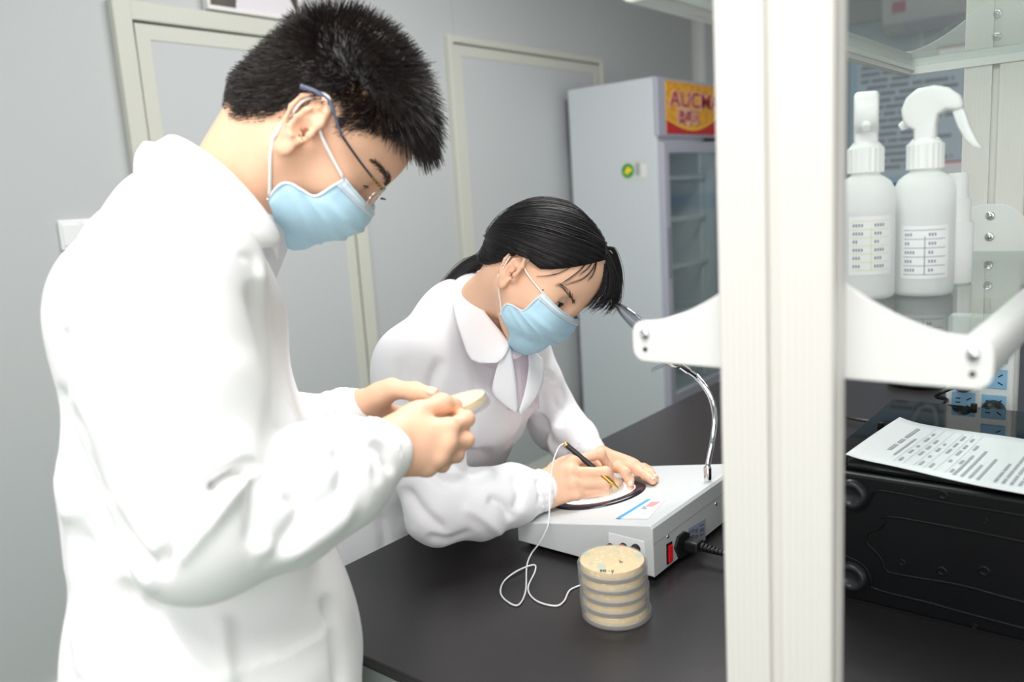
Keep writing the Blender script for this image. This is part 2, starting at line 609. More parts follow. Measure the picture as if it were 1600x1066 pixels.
for zb in (SH1, SH2, SH3):
    bracket(FP1, .003, zb, 1, (zb + .075, zb + .041))
    bracket(BP0, .003, zb, -1, (zb + .075, zb + .041))
    ya, yb = FP1 + .003 - OY, BP0 - .003 - OY
    for sx in (-1, 1):
        mb = MB()
        pts = [(.1225, 0), (.136, 0), (.1415, .004), (.144, .011), (.144, .022), (.1415, .029), (.136, .033), (.1225, .033), (.1225, .0125), (.118, .0125), (.118, .006), (.1225, .006)]
        mb.prism([(sx * p[0], p[1] + zb - OZ) for p in pts], 'y', ya, yb)
        mb.obj('rail', M_rail, rack, angle=40)
    MB().box((-.1215, ya + .002, zb - OZ + .0127), (.1215, yb - .002, zb - OZ + .0177)).obj('glass_shelf', M_glass, rack)
SHT = SH1 + .0179

# ------------------------------------------------------------------ bottles on the lower shelf
M_hdpe = thin_glass('milky_plastic', (0.97, 0.98, 0.99), 1.4, 0.3, (0.995, 0.995, 0.995), 0.97)
M_liq = thin_glass('clear_liquid', (0.95, 0.97, 0.985), 1.33, 0.1, (0.98, 0.985, 0.99), 0.9)
def spray_bottle(px, d, rz, label, yellow):
    p = W(px, 400, d)
    t = empty('spray_bottle', (p.x, p.y, SHT), (0, 0, rz), label, 'spray bottle', 'spray bottles on the glass shelf')
    r = .0315
    prof = [(0, 0), (r - .004, 0), (r - .001, .002), (r, .006), (r, .112), (r - .001, .120), (r - .005, .128), (r - .011, .133), (.0155, .136), (.014, .139), (.014, .148), (0, .148)]
    MB().lathe(prof, 48).obj('body', M_hdpe, t, smooth=True)
    MB().lathe([(0, .003), (r - .003, .003), (r - .002, .008), (r - .002, .1), (0, .1)], 40).obj('liquid', M_liq, t, smooth=True)
    # ribbed collar
    mb = MB()
    n = 40
    pts = [((.0187 + (.0006 if k % 2 else -.0003)) * math.cos(2 * math.pi * k / n), (.0187 + (.0006 if k % 2 else -.0003)) * math.sin(2 * math.pi * k / n)) for k in range(n)]
    mb.prism(pts, 'z', .1385, .166, .001, 1)
    mb.lathe([(.018, .166), (.0145, .170), (.0135, .172), (0, .172)], 32)
    mb.obj('collar', M_plast, t)
    # trigger head: nozzle along +x
    mb = MB()
    prof = [(-.022, .192), (-.024, .204), (-.019, .217), (-.008, .225), (.008, .227), (.022, .223), (.033, .214), (.036, .206), (.036, .200), (.030, .198), (.020, .200), (.013, .196), (.011, .186), (.011, .170), (-.011, .170), (-.011, .182), (-.018, .186)]
    mb.prism(prof, 'y', -.0125, .0125, .004, 3)
    mb.tube([(-.018, 0, .190), (-.026, 0, .186)], [.006, .004], 12)
    mb.obj('spray_head', M_plast, t, angle=50)
    pr2 = [(.034, .204), (.038, .196), (.043, .180), (.050, .165), (.056, .156), (.046, .158), (.038, .168), (.031, .182), (.026, .197)]
    MB().prism(pr2, 'y', -.0095, .0095, .002, 2).obj('trigger', M_plast, t, angle=50)
    # label wrapped on the front half
    fac = math.atan2(-p.y, -p.x) - rz
    return t, fac, r
M_lab = mat('label_paper', lin(240, 240, 242), .6)
M_laby = mat('label_yellow', lin(226, 222, 150), .6)
M_lab_ink = mat('label_ink', lin(120, 112, 140), .7)
def wrap_label(t, fac, r, z0, z1, half, rows, yellow):
    def arc(a0, a1, z0, z1, rr, n=20):
        return [[(rr * math.cos(a), rr * math.sin(a), z) for z in np.linspace(z0, z1, 3)] for a in np.linspace(a0, a1, n)]
    lo = MB().grid(arc(fac - half, fac + half, z0, z1, r + .0003)).obj('label', M_lab, t, smooth=True)
    mb = MB()
    h = (z1 - z0)
    for k in range(rows + 1):
        z = z0 + h * (.08 + .84 * k / rows)
        mb.grid(arc(fac - half * .85, fac + half * .85, z - .0003, z + .0003, r + .0005))
    mb.grid(arc(fac - .012, fac + .012, z0 + h * .08, z1 - h * .2, r + .0005, 3))
    mb.obj('table_lines', M_laby if yellow else M_lab_ink, lo)
    mb = MB()
    rnd = random.Random(5 + rows)
    for k in range(rows):
        z = z0 + h * (.08 + .84 * (k + .5) / rows)
        for side in (-1, 1):
            a = fac + side * half * (.15 if side > 0 else .78)
            for q in range(rnd.randint(2, 4)):
                mb.grid(arc(a, a + .045, z - .0016, z + .0016, r + .0006, 3))
                a += .09
    mb.obj('lettering', M_lab_ink, lo)
b2, f2, r2 = spray_bottle(1442, .925, math.radians(6), 'spray bottle with its trigger to the right and a printed white label', False)
wrap_label(b2, f2 + .05, r2, .02, .078, .82, 5, False)
b1, f1, r1 = spray_bottle(1351, .928, math.radians(106), 'spray bottle with its head turned away, yellow ruled label, beside the post', True)
wrap_label(b1, f1 + .2, r1, .028, .092, .75, 6, True)
# slim white bottle
p = W(1493, 400, .99)
t = empty('slim_bottle', (p.x, p.y, SHT), label='slim opaque white bottle with stepped cap standing right of the spray bottles', category='bottle')
MB().lathe([(0, 0), (.0165, 0), (.0185, .002), (.0185, .072), (.0175, .0745), (0, .0745)], 40).obj('body', M_plast, t, angle=40)
MB().lathe([(0, .0745), (.0150, .0745), (.0150, .100), (.0140, .1015), (0, .1015)], 32).obj('collar', M_plast, t, angle=40)
MB().lathe([(0, .1015), (.0115, .1015), (.0112, .128), (.0095, .1315), (0, .132)], 32).obj('cap', M_plast, t, angle=40)

# ------------------------------------------------------------------ computer case lying on its side
CX0, CX1, CY0, CY1, CH = -0.345, 0.085, 1.028, 1.40, .182
t = empty('computer_case', ((CX0 + CX1) / 2, (CY0 + CY1) / 2, BENCH + .0005), label='black computer tower lying on its side on the bench under the paper', category='computer case')
ox, oy = -(CX0 + CX1) / 2, -(CY0 + CY1) / 2
MB().box((CX0 + ox, CY0 + oy, 0.004), (CX1 + ox, CY1 + oy, CH - .006), .004).obj('chassis', M_case, t)
MB().box((CX0 + ox + .01, CY0 + oy + .004, 0.0), (CX1 + ox - .01, CY1 + oy - .004, .004)).obj('side_cover', M_blk, t)
fy = CY0 + oy
mb = MB()
# embossed ridge of the base plate
def fp(px, py):
    r = ROT @ np.array([(px - 800) / FPX, -(py - 533) / FPX, -1.0])
    tt = CY0 / r[1]
    return (r[0] * tt + ox, CAM_H + r[2] * tt - BENCH)
def zs(l):
    return [fp(1300 + x / 2.76, 680 + y / 2.76) for x, y in l]
for ln in ([(828, 462), (600, 415), (250, 353), (225, 380), (205, 403), (160, 418), (148, 440), (155, 470), (190, 505), (215, 540), (235, 585), (300, 605), (560, 650), (828, 722)],
           [(40, 515), (110, 545), (150, 580), (170, 630), (185, 665), (400, 720), (600, 775), (828, 835)],
           [(40, 330), (120, 330), (160, 290), (185, 245), (260, 248), (500, 295), (828, 350)]):
    p2 = zs(ln)
    last = p2[0] if ln[0][0] > 800 else p2[-1]
    ext = (CX1 + ox - .02, last[1] + .006)
    if ln[0][0] > 800: p2 = [(ext[0], p2[0][1] - .004)] + p2
    p2 = p2 + [(ext[0], p2[-1][1] - .004)]
    mb.tube(spline([(a, fy - .0002, b) for a, b in p2], 4), .0016, 6)
mb.obj('embossed_ridge', M_case, t, smooth=True)
for (x, y) in ((85, 255), (85, 610)):
    a, b = fp(1300 + x / 2.76, 680 + y / 2.76)
    for xx in (a, CX1 + ox - .05):
        Mx = Matrix.Translation((xx, fy, b)) @ Matrix.Rotation(math.radians(90), 4, 'X')
        MB().lathe([(0, .004), (.009, .004), (.011, .007), (.0145, .0085), (.018, .006), (.020, 0)], 32, Mx).obj('foot', mat('foot_rubber', lin(34, 35, 40), .33), t, smooth=True)
for (x, y, r) in ((306, 230, .0028), (478, 262, .006), (660, 372, .0035), (302, 552, .0045), (473, 590, .006), (655, 590, .0065), (614, 826, .0035)):
    a, b = fp(1300 + x / 2.76, 680 + y / 2.76)
    Mx = Matrix.Translation((a, fy, b)) @ Matrix.Rotation(math.radians(90), 4, 'X')
    h = MB().lathe([(0, -.002), (r * .3, -.002), (r * .45, .0005), (r * .9, .0008), (r, 0)], 20, Mx).obj('screw_dimple', M_case, t, smooth=True)
g = MB().box((CX0 + ox - .003, CY0 + oy + .012, CH - .0045), (CX1 + ox, CY1 + oy - .004, CH - .0005), .0006, 1).obj('glass_panel', M_tglass, t)
for (xx, yy) in ((CX0 + ox + .022, CY0 + oy + .20), (CX0 + ox + .022, CY0 + oy + .03), (CX0 + ox + .115, CY1 + oy - .012), (CX1 + ox - .03, CY0 + oy + .02)):
    Mx = Matrix.Translation((xx, yy, CH - .0005))
    MB().lathe([(.0046, 0), (.0046, .006), (.004, .007), (.0015, .0068), (0, .006)], 16, Mx).obj('thumb_screw', mat('thumb_screw', lin(40, 37, 30), .4, metal=.6), g)
# printed sheet on the glass
zt = BENCH + CH + .001
c = [Wz(1392, 667, zt), Wz(1321, 716, zt), Wz(1600, 774, zt), Wz(1600, 691, zt)]
# extend the sheet towards the right
u = (c[2] - c[1]).normalized(); v = (c[0] - c[1])
L_, H_ = .297, v.length
vv = v.normalized()
t = empty('printed_sheet', c[1], label='printed white sheet of text lying on the black computer case', category='paper')
def sh(a, b, dz=0.0):
    q = u * (a * L_) + vv * (b * .205) 
    bend = .0015 + .004 * (max(0, .12 - a) / .12) ** 2 + .0012 * math.sin(a * 9 + b * 3)
    return Vector((q.x, q.y, bend + dz))
MB().grid([[sh(a, b) for b in np.linspace(0, 1, 10)] for a in np.linspace(0, 1, 28)], .0003).obj('sheet', M_paper, t, smooth=True)
mb = MB()
rnd = random.Random(3)
def strip(a0, a1, b0, b1):
    n = 5
    mb.grid([[sh(a, b, .0007) for b in np.linspace(b0, b1, n)] for a in np.linspace(a0, a1, 2)])
# text lines run along b, lines stack along a
a = .10
col = 0
strip(.115, .133, .28, .42); strip(.115, .133, .46, .56); strip(.115, .133, .6, .86)
strip(.16, .170, .2, .62)
for k in range(6):
    a = .19 + k * .042
    strip(a, a + .0015, .08, .92)
    for b0 in (.12, .3, .45, .6, .76):
        if rnd.random() < .8:
            w = rnd.uniform(.04, .11)
            strip(a + .012, a + .023, b0, b0 + w)
for k in range(4):
    a = .43 + k * .03
    strip(a, a + .011, .08, rnd.choice((.35, .5, .62, .2)))
for k in range(14):
    a = .58 + k * .029
    b0 = .1
    end = rnd.choice((.9, .9, .86, .6, .45))
    while b0 < end:
        w = rnd.uniform(.05, .16)
        strip(a, a + .011, b0, min(b0 + w, end))
        b0 += w + rnd.uniform(.006, .02)
mb.obj('printed_text', M_ink, t)

# ------------------------------------------------------------------ socket strip in front of the back post
t = empty('socket_strip', (PC, 1.500, BENCH + .0005), label='upright white power strip with pale blue sockets in front of the rear rack post', category='power strip')
MB().box((-.048, -.012, 0), (.048, .016, .31), .005, 3).obj('housing', M_plast, t)
MB().box((-.052, -.0, .004), (.052, .020, .306), .004).obj('back_shell', mat('strip_side', lin(205, 205, 202), .5), t)
def z_of(py):
    return Wz
k = 0
for row, z in enumerate((.035, .078, .121, .164, .207, .25)):
    for cx in (-.022, .022):
        if row == 5 and cx < 0: continue
        s = MB().box((cx - .0175, -.0135, z - .0165), (cx + .0175, -.0115, z + .0165), .0008, 1).obj('socket', M_blue, t)
        mb = MB()
        for (dx, dz, w, h, an) in ((-.008, .006, .007, .0018, 0), (-.008, -.001, .007, .0018, 0), (.008, .006, .008, .0018, -35), (.008, -.007, .008, .0018, 30)):
            Mx = Matrix.Translation((cx + dx, -.0136, z + dz)) @ Matrix.Rotation(math.radians(an), 4, 'Y')
            mb.box((-w / 2, -.0003, -h / 2), (w / 2, .0003, h / 2), M=Mx)
        mb.obj('slots', M_dark, s)
def plug(px, py, label, cord):
    q = Wplane(px, py, (0, 1.4915, 0), Vector((0, 1, 0)))
    e = empty('power_plug', q, label=label, category='plug')
    Mx = Matrix.Rotation(math.radians(90), 4, 'X')
    MB().lathe([(0, .028), (.011, .028), (.0165, .022), (.018, .012), (.0185, 0), (0, 0)], 32, Mx).obj('shell', M_blk, e, smooth=True)
    pts = [Vector((0, -.024, 0)), Vector((-.01, -.04, -.004)), Vector((-.035, -.045, -.02))] + [Vector(c) - q for c in cord]
    MB().tube(spline(pts, 6), .0035, 8).obj('cord', M_blk, e, smooth=True)
    return e
z0 = BENCH + .0085
plug(1509, 594, 'black power plug in the left sockets of the white strip', [W(1478, 628, 1.40), Wz(1440, 655, z0), Wz(1390, 660, z0), Wz(1335, 655, z0), Wz(1285, 640, z0), Wz(1240, 630, z0)])
plug(1553, 641, 'dark round plug low in the right sockets of the white strip', [Vector((-.25, 1.42, .86)), Vector((-.22, 1.44, z0)), Vector((-.05, 1.46, z0))])
# low dark round base on the bench behind the post
q = Wz(1432, 600, BENCH)
t = empty('round_base', q, label='low black round dish on the bench behind the rack post', category='dish')
MB().lathe([(0, .002), (.062, .002), (.066, .014), (.07, .015), (.071, .011), (.066, 0), (0, 0)], 48).obj('dish', M_blk, t, smooth=True)

# ------------------------------------------------------------------ fridge
FX0, FX1, FYa, FYb, FH = -2.325, -1.855, 3.366, 4.02, 1.85
t = empty('display_fridge', ((FX0 + FX1) / 2, (FYa + FYb) / 2, 0), label='tall white glass door display fridge with a yellow and red sign panel', category='fridge')
ox, oy = -(FX0 + FX1) / 2, -(FYa + FYb) / 2
x0, x1, ya, yb = FX0 + ox, FX1 + ox, FYa + oy, FYb + oy
mb = MB()
mb.box((x0, ya, 0.06), (x1, ya + .035, FH), .004)
mb.box((x0, yb - .035, 0.06), (x1, yb, FH), .004)
mb.box((x0, ya + .03, 0.06), (x0 + .03, yb - .03, FH))
mb.box((x0, ya + .03, FH - .29), (x1 - .01, yb - .03, FH))
mb.box((x0, ya + .03, 0.06), (x1 - .002, yb - .03, .34))
mb.obj('cabinet', M_fr, t)
for yy in (ya + .05, yb - .05):
    for xx in (x0 + .05, x1 - .05):
        MB().lathe([(0, 0), (.02, 0), (.02, .06), (0, .06)], 16, Matrix.Translation((xx, yy, 0))).obj('foot', M_blk, t)
hd = MB().box((x1 - .012, ya + .0, FH - .262), (x1 + .012, yb, FH), .006).obj('header', M_frgrey, t)
# sign panel: yellow field with red swoosh
SY0, SY1, SZ0, SZ1 = ya + .075, yb - .045, FH - .247, FH - .012
m = bpy.data.materials.new('sign_gold')
m.use_nodes = True
nt = m.node_tree; pb = nt.nodes['Principled BSDF']
vo = nt.nodes.new('ShaderNodeTexVoronoi'); vo.inputs['Scale'].default_value = 55
cr = nt.nodes.new('ShaderNodeValToRGB')
cr.color_ramp.elements[0].color = (*lin(252, 206, 60), 1); cr.color_ramp.elements[1].color = (*lin(226, 140, 16), 1)
cr.color_ramp.elements[0].position = .05; cr.color_ramp.elements[1].position = .75
tc = nt.nodes.new('ShaderNodeTexCoord'); nt.links.new(tc.outputs['Object'], vo.inputs['Vector'])
nt.links.new(vo.outputs['Distance'], cr.inputs['Fac']); nt.links.new(cr.outputs['Color'], pb.inputs['Base Color'])
pb.inputs['Roughness'].default_value = .35
sg = MB().box((x1 + .0115, SY0, SZ0), (x1 + .0145, SY1, SZ1), .0012, 1).obj('sign_panel', m, hd)
def swoosh(off, lo):
    pts = []
    for s in np.linspace(0, 1, 30):
        y = SY0 + s * (SY1 - SY0)
        z = SZ0 + .062 - .046 * math.sin(s * math.pi) * (1 - .1 * s) + .05 * max(0, s - .5) ** 1.3 + off
        pts.append((y, z))
    if lo:
        return pts + [(SY1, SZ0), (SY0, SZ0)]
    return pts
MB().prism(swoosh(0, True), 'x', x1 + .0144, x1 + .0152).obj('red_wave', M_red, sg)
a_ = swoosh(.0, False); b_ = swoosh(.007, False)
MB().prism(a_ + b_[::-1], 'x', x1 + .0144, x1 + .0153).obj('yellow_edge', mat('sign_yellow', lin(250, 214, 50), .4), sg)
M_sgred = mat('sign_letter_red', lin(176, 20, 48), .4); M_sgpale = mat('sign_letter_pale', lin(246, 226, 226), .4)
fm = lambda y, z, dx: frame((FX1 + dx, FYa - ya + 0 + y, z), (0, 1, 0), (1, 0, 0))
yc = SY0 + .035
text('brand_lettering', 'AUCMA', .098, M_sgpale, Matrix.Translation((t.location.x, t.location.y, 0)) @ frame((x1 + .0150, SY0 + .036, FH - .122), (0, 1, 0), (1, 0, 0)), t, .0004, bold=.0048, xscale=1.52)
text('brand_lettering', 'AUCMA', .098, M_sgred, Matrix.Translation((t.location.x, t.location.y, 0)) @ frame((x1 + .0158, SY0 + .036, FH - .122), (0, 1, 0), (1, 0, 0)), t, .0004, bold=.0022, xscale=1.52)
text('brand_characters', '\u6fb3\u67ef\u739b', .075, M_sgpale, Matrix.Translation((t.location.x, t.location.y, 0)) @ frame((x1 + .0150, SY0 + .105, FH - .197), (0, 1, 0), (1, 0, 0)), t, .0004, bold=.004)
text('brand_characters', '\u6fb3\u67ef\u739b', .075, M_sgred, Matrix.Translation((t.location.x, t.location.y, 0)) @ frame((x1 + .0158, SY0 + .105, FH - .197), (0, 1, 0), (1, 0, 0)), t, .0004, bold=.0006)
# interior
MB().box((x0 + .03, ya + .035, .34), (x0 + .036, yb - .035, FH - .29)).obj('back_liner', mat('fridge_liner', lin(196, 202, 204), .4), t)
MB().box((x1 - .05, ya + .08, FH - .305), (x1 - .03, yb - .08, FH - .292)).obj('added_interior_glow', mat('fridge_fill_glow', (.9, .9, .9), .5, emit=(.95, 1, 1), estr=2.5), t)  # glowing strip added to lighten the inside behind the glass
M_wire = mat('wire_white', lin(225, 228, 230), .4)
for z in (.5, .74, .97, 1.2, 1.4):
    mb = MB()
    mb.box((x0 + .04, ya + .036, z), (x1 - .06, ya + .043, z + .008)); mb.box((x0 + .04, yb - .043, z), (x1 - .06, yb - .036, z + .008))
    for k in range(9):
        xx = x0 + .05 + k * (x1 - x0 - .12) / 8
        mb.box((xx - .002, ya + .036, z + .002), (xx + .002, yb - .036, z + .007))
    mb.box((x1 - .066, ya + .036, z - .004), (x1 - .06, yb - .036, z + .014))
    mb.obj('shelf', M_wire, t)
for yy in (ya + .042, yb - .06):
    for xx in (x0 + .05, x1 - .09):
        MB().box((xx, yy, .36), (xx + .018, yy + .012, FH - .3)).obj('shelf_strip', M_wire, t)
dr = MB()
dy0, dy1, dz0, dz1 = ya + .012, yb - .012, .33, FH - .285
fw = .05
dr.box((x1 - .004, dy0, dz0), (x1 + .03, dy0 + fw, dz1), .004); dr.box((x1 - .004, dy1 - fw, dz0), (x1 + .03, dy1, dz1), .004)
dr.box((x1 - .004, dy0 + .04, dz0), (x1 + .0298, dy1 - .04, dz0 + .06), .004); dr.box((x1 - .004, dy0 + .04, dz1 - .05), (x1 + .0298, dy1 - .04, dz1), .004)
do = dr.obj('door', M_frgrey, t)
MB().box((x1 + .012, dy0 + fw - .004, dz0 + .056), (x1 + .018, dy1 - fw + .004, dz1 - .046)).obj('glass', thin_glass('fridge_glass', (.86, .90, .90), 1.5), do)
MB().box((x1 + .029, dy0 + .012, .95), (x1 + .036, dy0 + .03, 1.18), .003).obj('handle', mat('handle_grey', lin(130, 130, 142), .4), do)
MB().box((x1 - .004, ya + .02, .09), (x1 + .018, yb - .02, .315), .003).obj('kick_grille', M_frgrey, t)
MB().box((x1 + .013, yb - .20, FH - .277), (x1 + .03, yb - .08, FH - .266)).obj('hinge', M_dark, t)
# sticker on the side
st = MB().box((x1 - .19, ya - .0012, 1.402), (x1 - .046, ya, 1.498)).obj('energy_sticker', mat('sticker_pale', lin(206, 208, 204), .5), t)
Mx = Matrix.Translation((x1 - .152, ya - .0014, 1.449)) @ Matrix.Rotation(math.radians(90), 4, 'X')
MB().lathe([(0, .0008), (.033, .0008), (.033, 0)], 32, Mx).obj('green_disc', M_green, st)
MB().prism([(x1 - .172, 1.44), (x1 - .155, 1.468), (x1 - .136, 1.462), (x1 - .128, 1.446), (x1 - .146, 1.44), (x1 - .15, 1.43)], 'y', ya - .0034, ya - .002).obj('yellow_mark', M_yellow, st)
MB().box((x1 - .082, ya - .002, 1.415), (x1 - .054, ya - .001, 1.475)).obj('pale_block', M_white, st)
MB().box((x1 - .112, ya - .002, 1.425), (x1 - .09, ya - .001, 1.48)).obj('grey_block', mat('sticker_grey', lin(160, 168, 164), .5), st)

# ------------------------------------------------------------------ far wall: notice board, air conditioner, red edged notice
t = empty('notice_board', (-1.5, FY, 1.2), label='large pale blue notice board of text on the far wall', category='notice board')
bw, bh = 1.05, .98
MB().box((0, -.02, 0), (bw, 0, bh), .003).obj('frame', mat('board_frame', lin(150, 160, 168), .4), t)
pn = MB().box((.03, -.022, .02), (bw - .02, -.018, bh - .02)).obj('panel', mat('board_blue', lin(168, 196, 212), .5, var=.08, vscale=3), t)
MB().box((.07, -.0235, .14), (.60, -.0215, .80)).obj('text_field', mat('board_pale', lin(190, 206, 216), .5), pn)
mb = MB()
rnd = random.Random(11)
for k in range(17):
    z = .775 - k * .036
    xx = .09 + (.03 if k % 4 == 0 else 0)
    end = rnd.choice((.57, .56, .45, .55, .36))
    while xx < end:
        w = rnd.uniform(.04, .14)
        mb.box((xx, -.0245, z - .019), (min(xx + w, end), -.0228, z))
        xx += w + rnd.uniform(.006, .02)
mb.obj('lettering', mat('board_ink', lin(150, 158, 165), .7), pn)
text('heading', '\u5b9e\u9a8c\u5ba4', .12, mat('board_heading', lin(190, 205, 215), .6), Matrix.Translation((-1.5, FY, 1.2)) @ frame((.3, -.0235, .83), (1, 0, 0), (0, -1, 0)), t, .0006)
MB().box((.03, -.0236, .02), (bw - .02, -.0212, .105)).obj('blue_band', mat('board_band', lin(38, 96, 170), .5), pn)
MB().lathe([(0, .0014), (.05, .0014), (.05, 0)], 24, Matrix.Translation((.66, -.0236, .21)) @ Matrix.Rotation(math.radians(90), 4, 'X')).obj('orange_mark', mat('board_orange', lin(226, 160, 60), .5), pn)

t = empty('air_conditioner', (-1.255, FY - .026, 2.07), label='white wall mounted air conditioner with a red logo above the notice board', category='air conditioner')
mb = MB()
mb.prism([(0, .0), (-.12, .0), (-.185, .04), (-.2, .09), (-.2, .24), (-.18, .28), (0, .28)], 'x', 0, .9, .006, 2)
mb.obj('casing', mat('ac_white', lin(228, 230, 232), .4), t)
MB().box((.06, -.2, .012), (.84, -.13, .03)).obj('air_outlet', mat('ac_dark', lin(150, 146, 176), .5), t) if False else MB().prism([(-.125, -.003), (-.182, .034), (-.186, .03), (-.13, -.007)], 'x', .1, .84).obj('louver', mat('ac_louver', lin(206, 198, 226), .4), t)
MB().box((.05, -.2025, .085), (.115, -.199, .14), .001).obj('logo', mat('ac_logo', lin(206, 70, 100), .5), t)
q0 = Vector((-1.255, FY - .026, 2.07))
hp = [Vector((.16, -.06, .01)), Vector((.165, -.07, -.06)), Vector((.19, -.07, -.125)), Vector((.235, -.07, -.15)), Vector((.27, -.06, -.12)), Vector((.275, -.04, -.04)), Vector((.27, -.03, .01))]
MB().tube(spline(hp, 8), .009, 10).obj('drain_hose', mat('hose_pale', lin(226, 230, 232), .4), t, smooth=True)

t = empty('red_edged_notice', (-1.03, FY - .030, 1.10), label='white notice with a red border low on the far wall', category='notice')
MB().box((0, -.006, 0), (.34, 0, .30), .001).obj('border', M_red, t)
MB().box((.007, -.008, .007), (.333, -.005, .293)).obj('face', M_paper, t)

# ------------------------------------------------------------------ ceiling lamps
def ceiling_lamp(x, y, sx, sy, estr, label):
    t = empty('ceiling_lamp', (x, y, CZ), label=label, category='ceiling lamp', group='ceiling lamps')
    mb = MB()
    mb.box((-sx / 2 - .02, -sy / 2 - .02, -.03), (sx / 2 + .02, -sy / 2, 0)); mb.box((-sx / 2 - .02, sy / 2, -.03), (sx / 2 + .02, sy / 2 + .02, 0))
    mb.box((-sx / 2 - .02, -sy / 2, -.03), (-sx / 2, sy / 2, 0)); mb.box((sx / 2, -sy / 2, -.03), (sx / 2 + .02, sy / 2, 0))
    mb.obj('frame', M_white, t)
    MB().box((-sx / 2, -sy / 2, -.02), (sx / 2, sy / 2, -.002)).obj('diffuser', mat('lamp_diffuser', (.9, .9, .9), .6, emit=(1, .99, .97), estr=estr), t)
ceiling_lamp(-.3, -.25, 1.15, 1.15, 4, 'large square ceiling lamp above the near end of the bench')
ceiling_lamp(-.95, 1.95, .6, 1.15, 4, 'narrow ceiling lamp added above the seated person for more light')  # unseen panel added to go with the extra light over the middle
# ------------------------------------------------------------------ colony counter (light box)
KX0, KX1, KY0, KY1 = -.791, -.546, .944, 1.245
kb = BENCH + .008
HR, HL = .076, .032      # body height at the right and left ends
slope = math.atan2(HR - .0005 - HL, (KX1 - .010) - (KX0 + .006))
t = empty('colony_counter', ((KX0 + KX1) / 2, (KY0 + KY1) / 2, BENCH), label='grey sloped light box colony counter under the writing hand', category='colony counter')
CO = Vector(t.location)
body = [(KX0 - CO.x, .008), (KX1 - CO.x, .008), (KX1 - CO.x, .008 + HR - .004), (KX1 - CO.x - .003, .008 + HR), (KX1 - CO.x - .010, .008 + HR - .0005)]
body += [(KX0 - CO.x + .006, .008 + HL), (KX0 - CO.x, .008 + HL - .004)]
MB().prism(body, 'y', KY0 - CO.y, KY1 - CO.y, .0015, 2).obj('housing', M_boxg, t)
for sx in (KX0 + .02, KX1 - .02):
    for sy in (KY0 + .02, KY1 - .02):
        MB().lathe([(0, 0), (.010, 0), (.011, .0085), (0, .0085)], 16, Matrix.Translation((sx - CO.x, sy - CO.y, 0))).obj('foot', M_blk, t)
tn = Vector((-math.sin(slope), 0, math.cos(slope)))
tu = Vector((math.cos(slope), 0, math.sin(slope)))
p_top = Vector((KX0 + .006, KY0, BENCH + .008 + HL))
def on_top(px, py, lift=0.0):
    return Wplane(px, py, p_top + tn * lift, tn)
MB().box((KX1 - CO.x - .0004, KY0 - CO.y + .001, .008 + HR - .0275), (KX1 - CO.x + .0003, KY1 - CO.y - .001, .008 + HR - .027)).obj('seam', M_trimd, t)
# illuminated stage: ring
e1, e2 = on_top(868, 800), on_top(1007, 766)
ctr = on_top(936, 773)
ctr.z = p_top.z + (ctr.x - p_top.x) * math.tan(slope)
RM = frame(ctr - CO, (math.cos(slope), 0, math.sin(slope)), tn)
MB().lathe([(.062, .0), (.062, .0035), (.064, .0045), (.076, .0035), (.079, .001), (.079, -.001), (.062, -.001)], 64, RM).obj('stage_ring', mat('ring_black', lin(28, 22, 40), .2, spec=.6), t, smooth=True)
MB().lathe([(0, .0018), (.063, .0018), (.063, .0), (0, .0)], 64, RM).obj('light_stage', mat('stage_glow', (.95, .93, .98), .5, emit=(.97, .94, 1.0), estr=.85), t)
# sticker on the top
def top_quad(mb, corners, lift0, lift1):
    P0 = [on_top(*c, lift0) - CO for c in corners]; P1 = [on_top(*c, lift1) - CO for c in corners]
    b = bmesh.new()
    v0 = [b.verts.new(p) for p in P0]; v1 = [b.verts.new(p) for p in P1]
    b.faces.new(v0); b.faces.new(v1[::-1])
    for i in range(len(v0)):
        b.faces.new((v0[i], v1[i], v1[(i + 1) % len(v0)], v0[(i + 1) % len(v0)]))
    bmesh.ops.recalc_face_normals(b, faces=b.faces)
    mb._add(b)
def z3(x, y): return (840 + x / 7.105, 670 + y / 7.105)
stk = MB(); top_quad(stk, [z3(870, 998), z3(1180, 780), z3(1421, 782), z3(1225, 1000)], .0002, .0007)
stk = stk.obj('top_sticker', M_paper, t)
mb = MB(); top_quad(mb, [z3(865, 998), z3(1215, 782), z3(1262, 782), z3(912, 1000)], .0007, .0010)
mb.obj('blue_stripe', M_stripe, stk)
mb = MB(); top_quad(mb, [z3(1190, 866), z3(1265, 808), z3(1370, 812), z3(1270, 868)], .0007, .0010)
mb.obj('red_mark', mat('sticker_pink', lin(240, 150, 150), .6), stk)
mb = MB(); top_quad(mb, [z3(1140, 890), z3(1190, 850), z3(1215, 895)], .0007, .0011)
mb.obj('grey_mark', mat('sticker_mark_grey', lin(150, 165, 175), .6), stk)
mb = MB(); top_quad(mb, [z3(1140, 975), z3(1200, 930), z3(1240, 930), z3(1180, 975)], .0007, .0010)
mb.obj('pale_mark', mat('sticker_paleblue', lin(200, 222, 236), .6), stk)
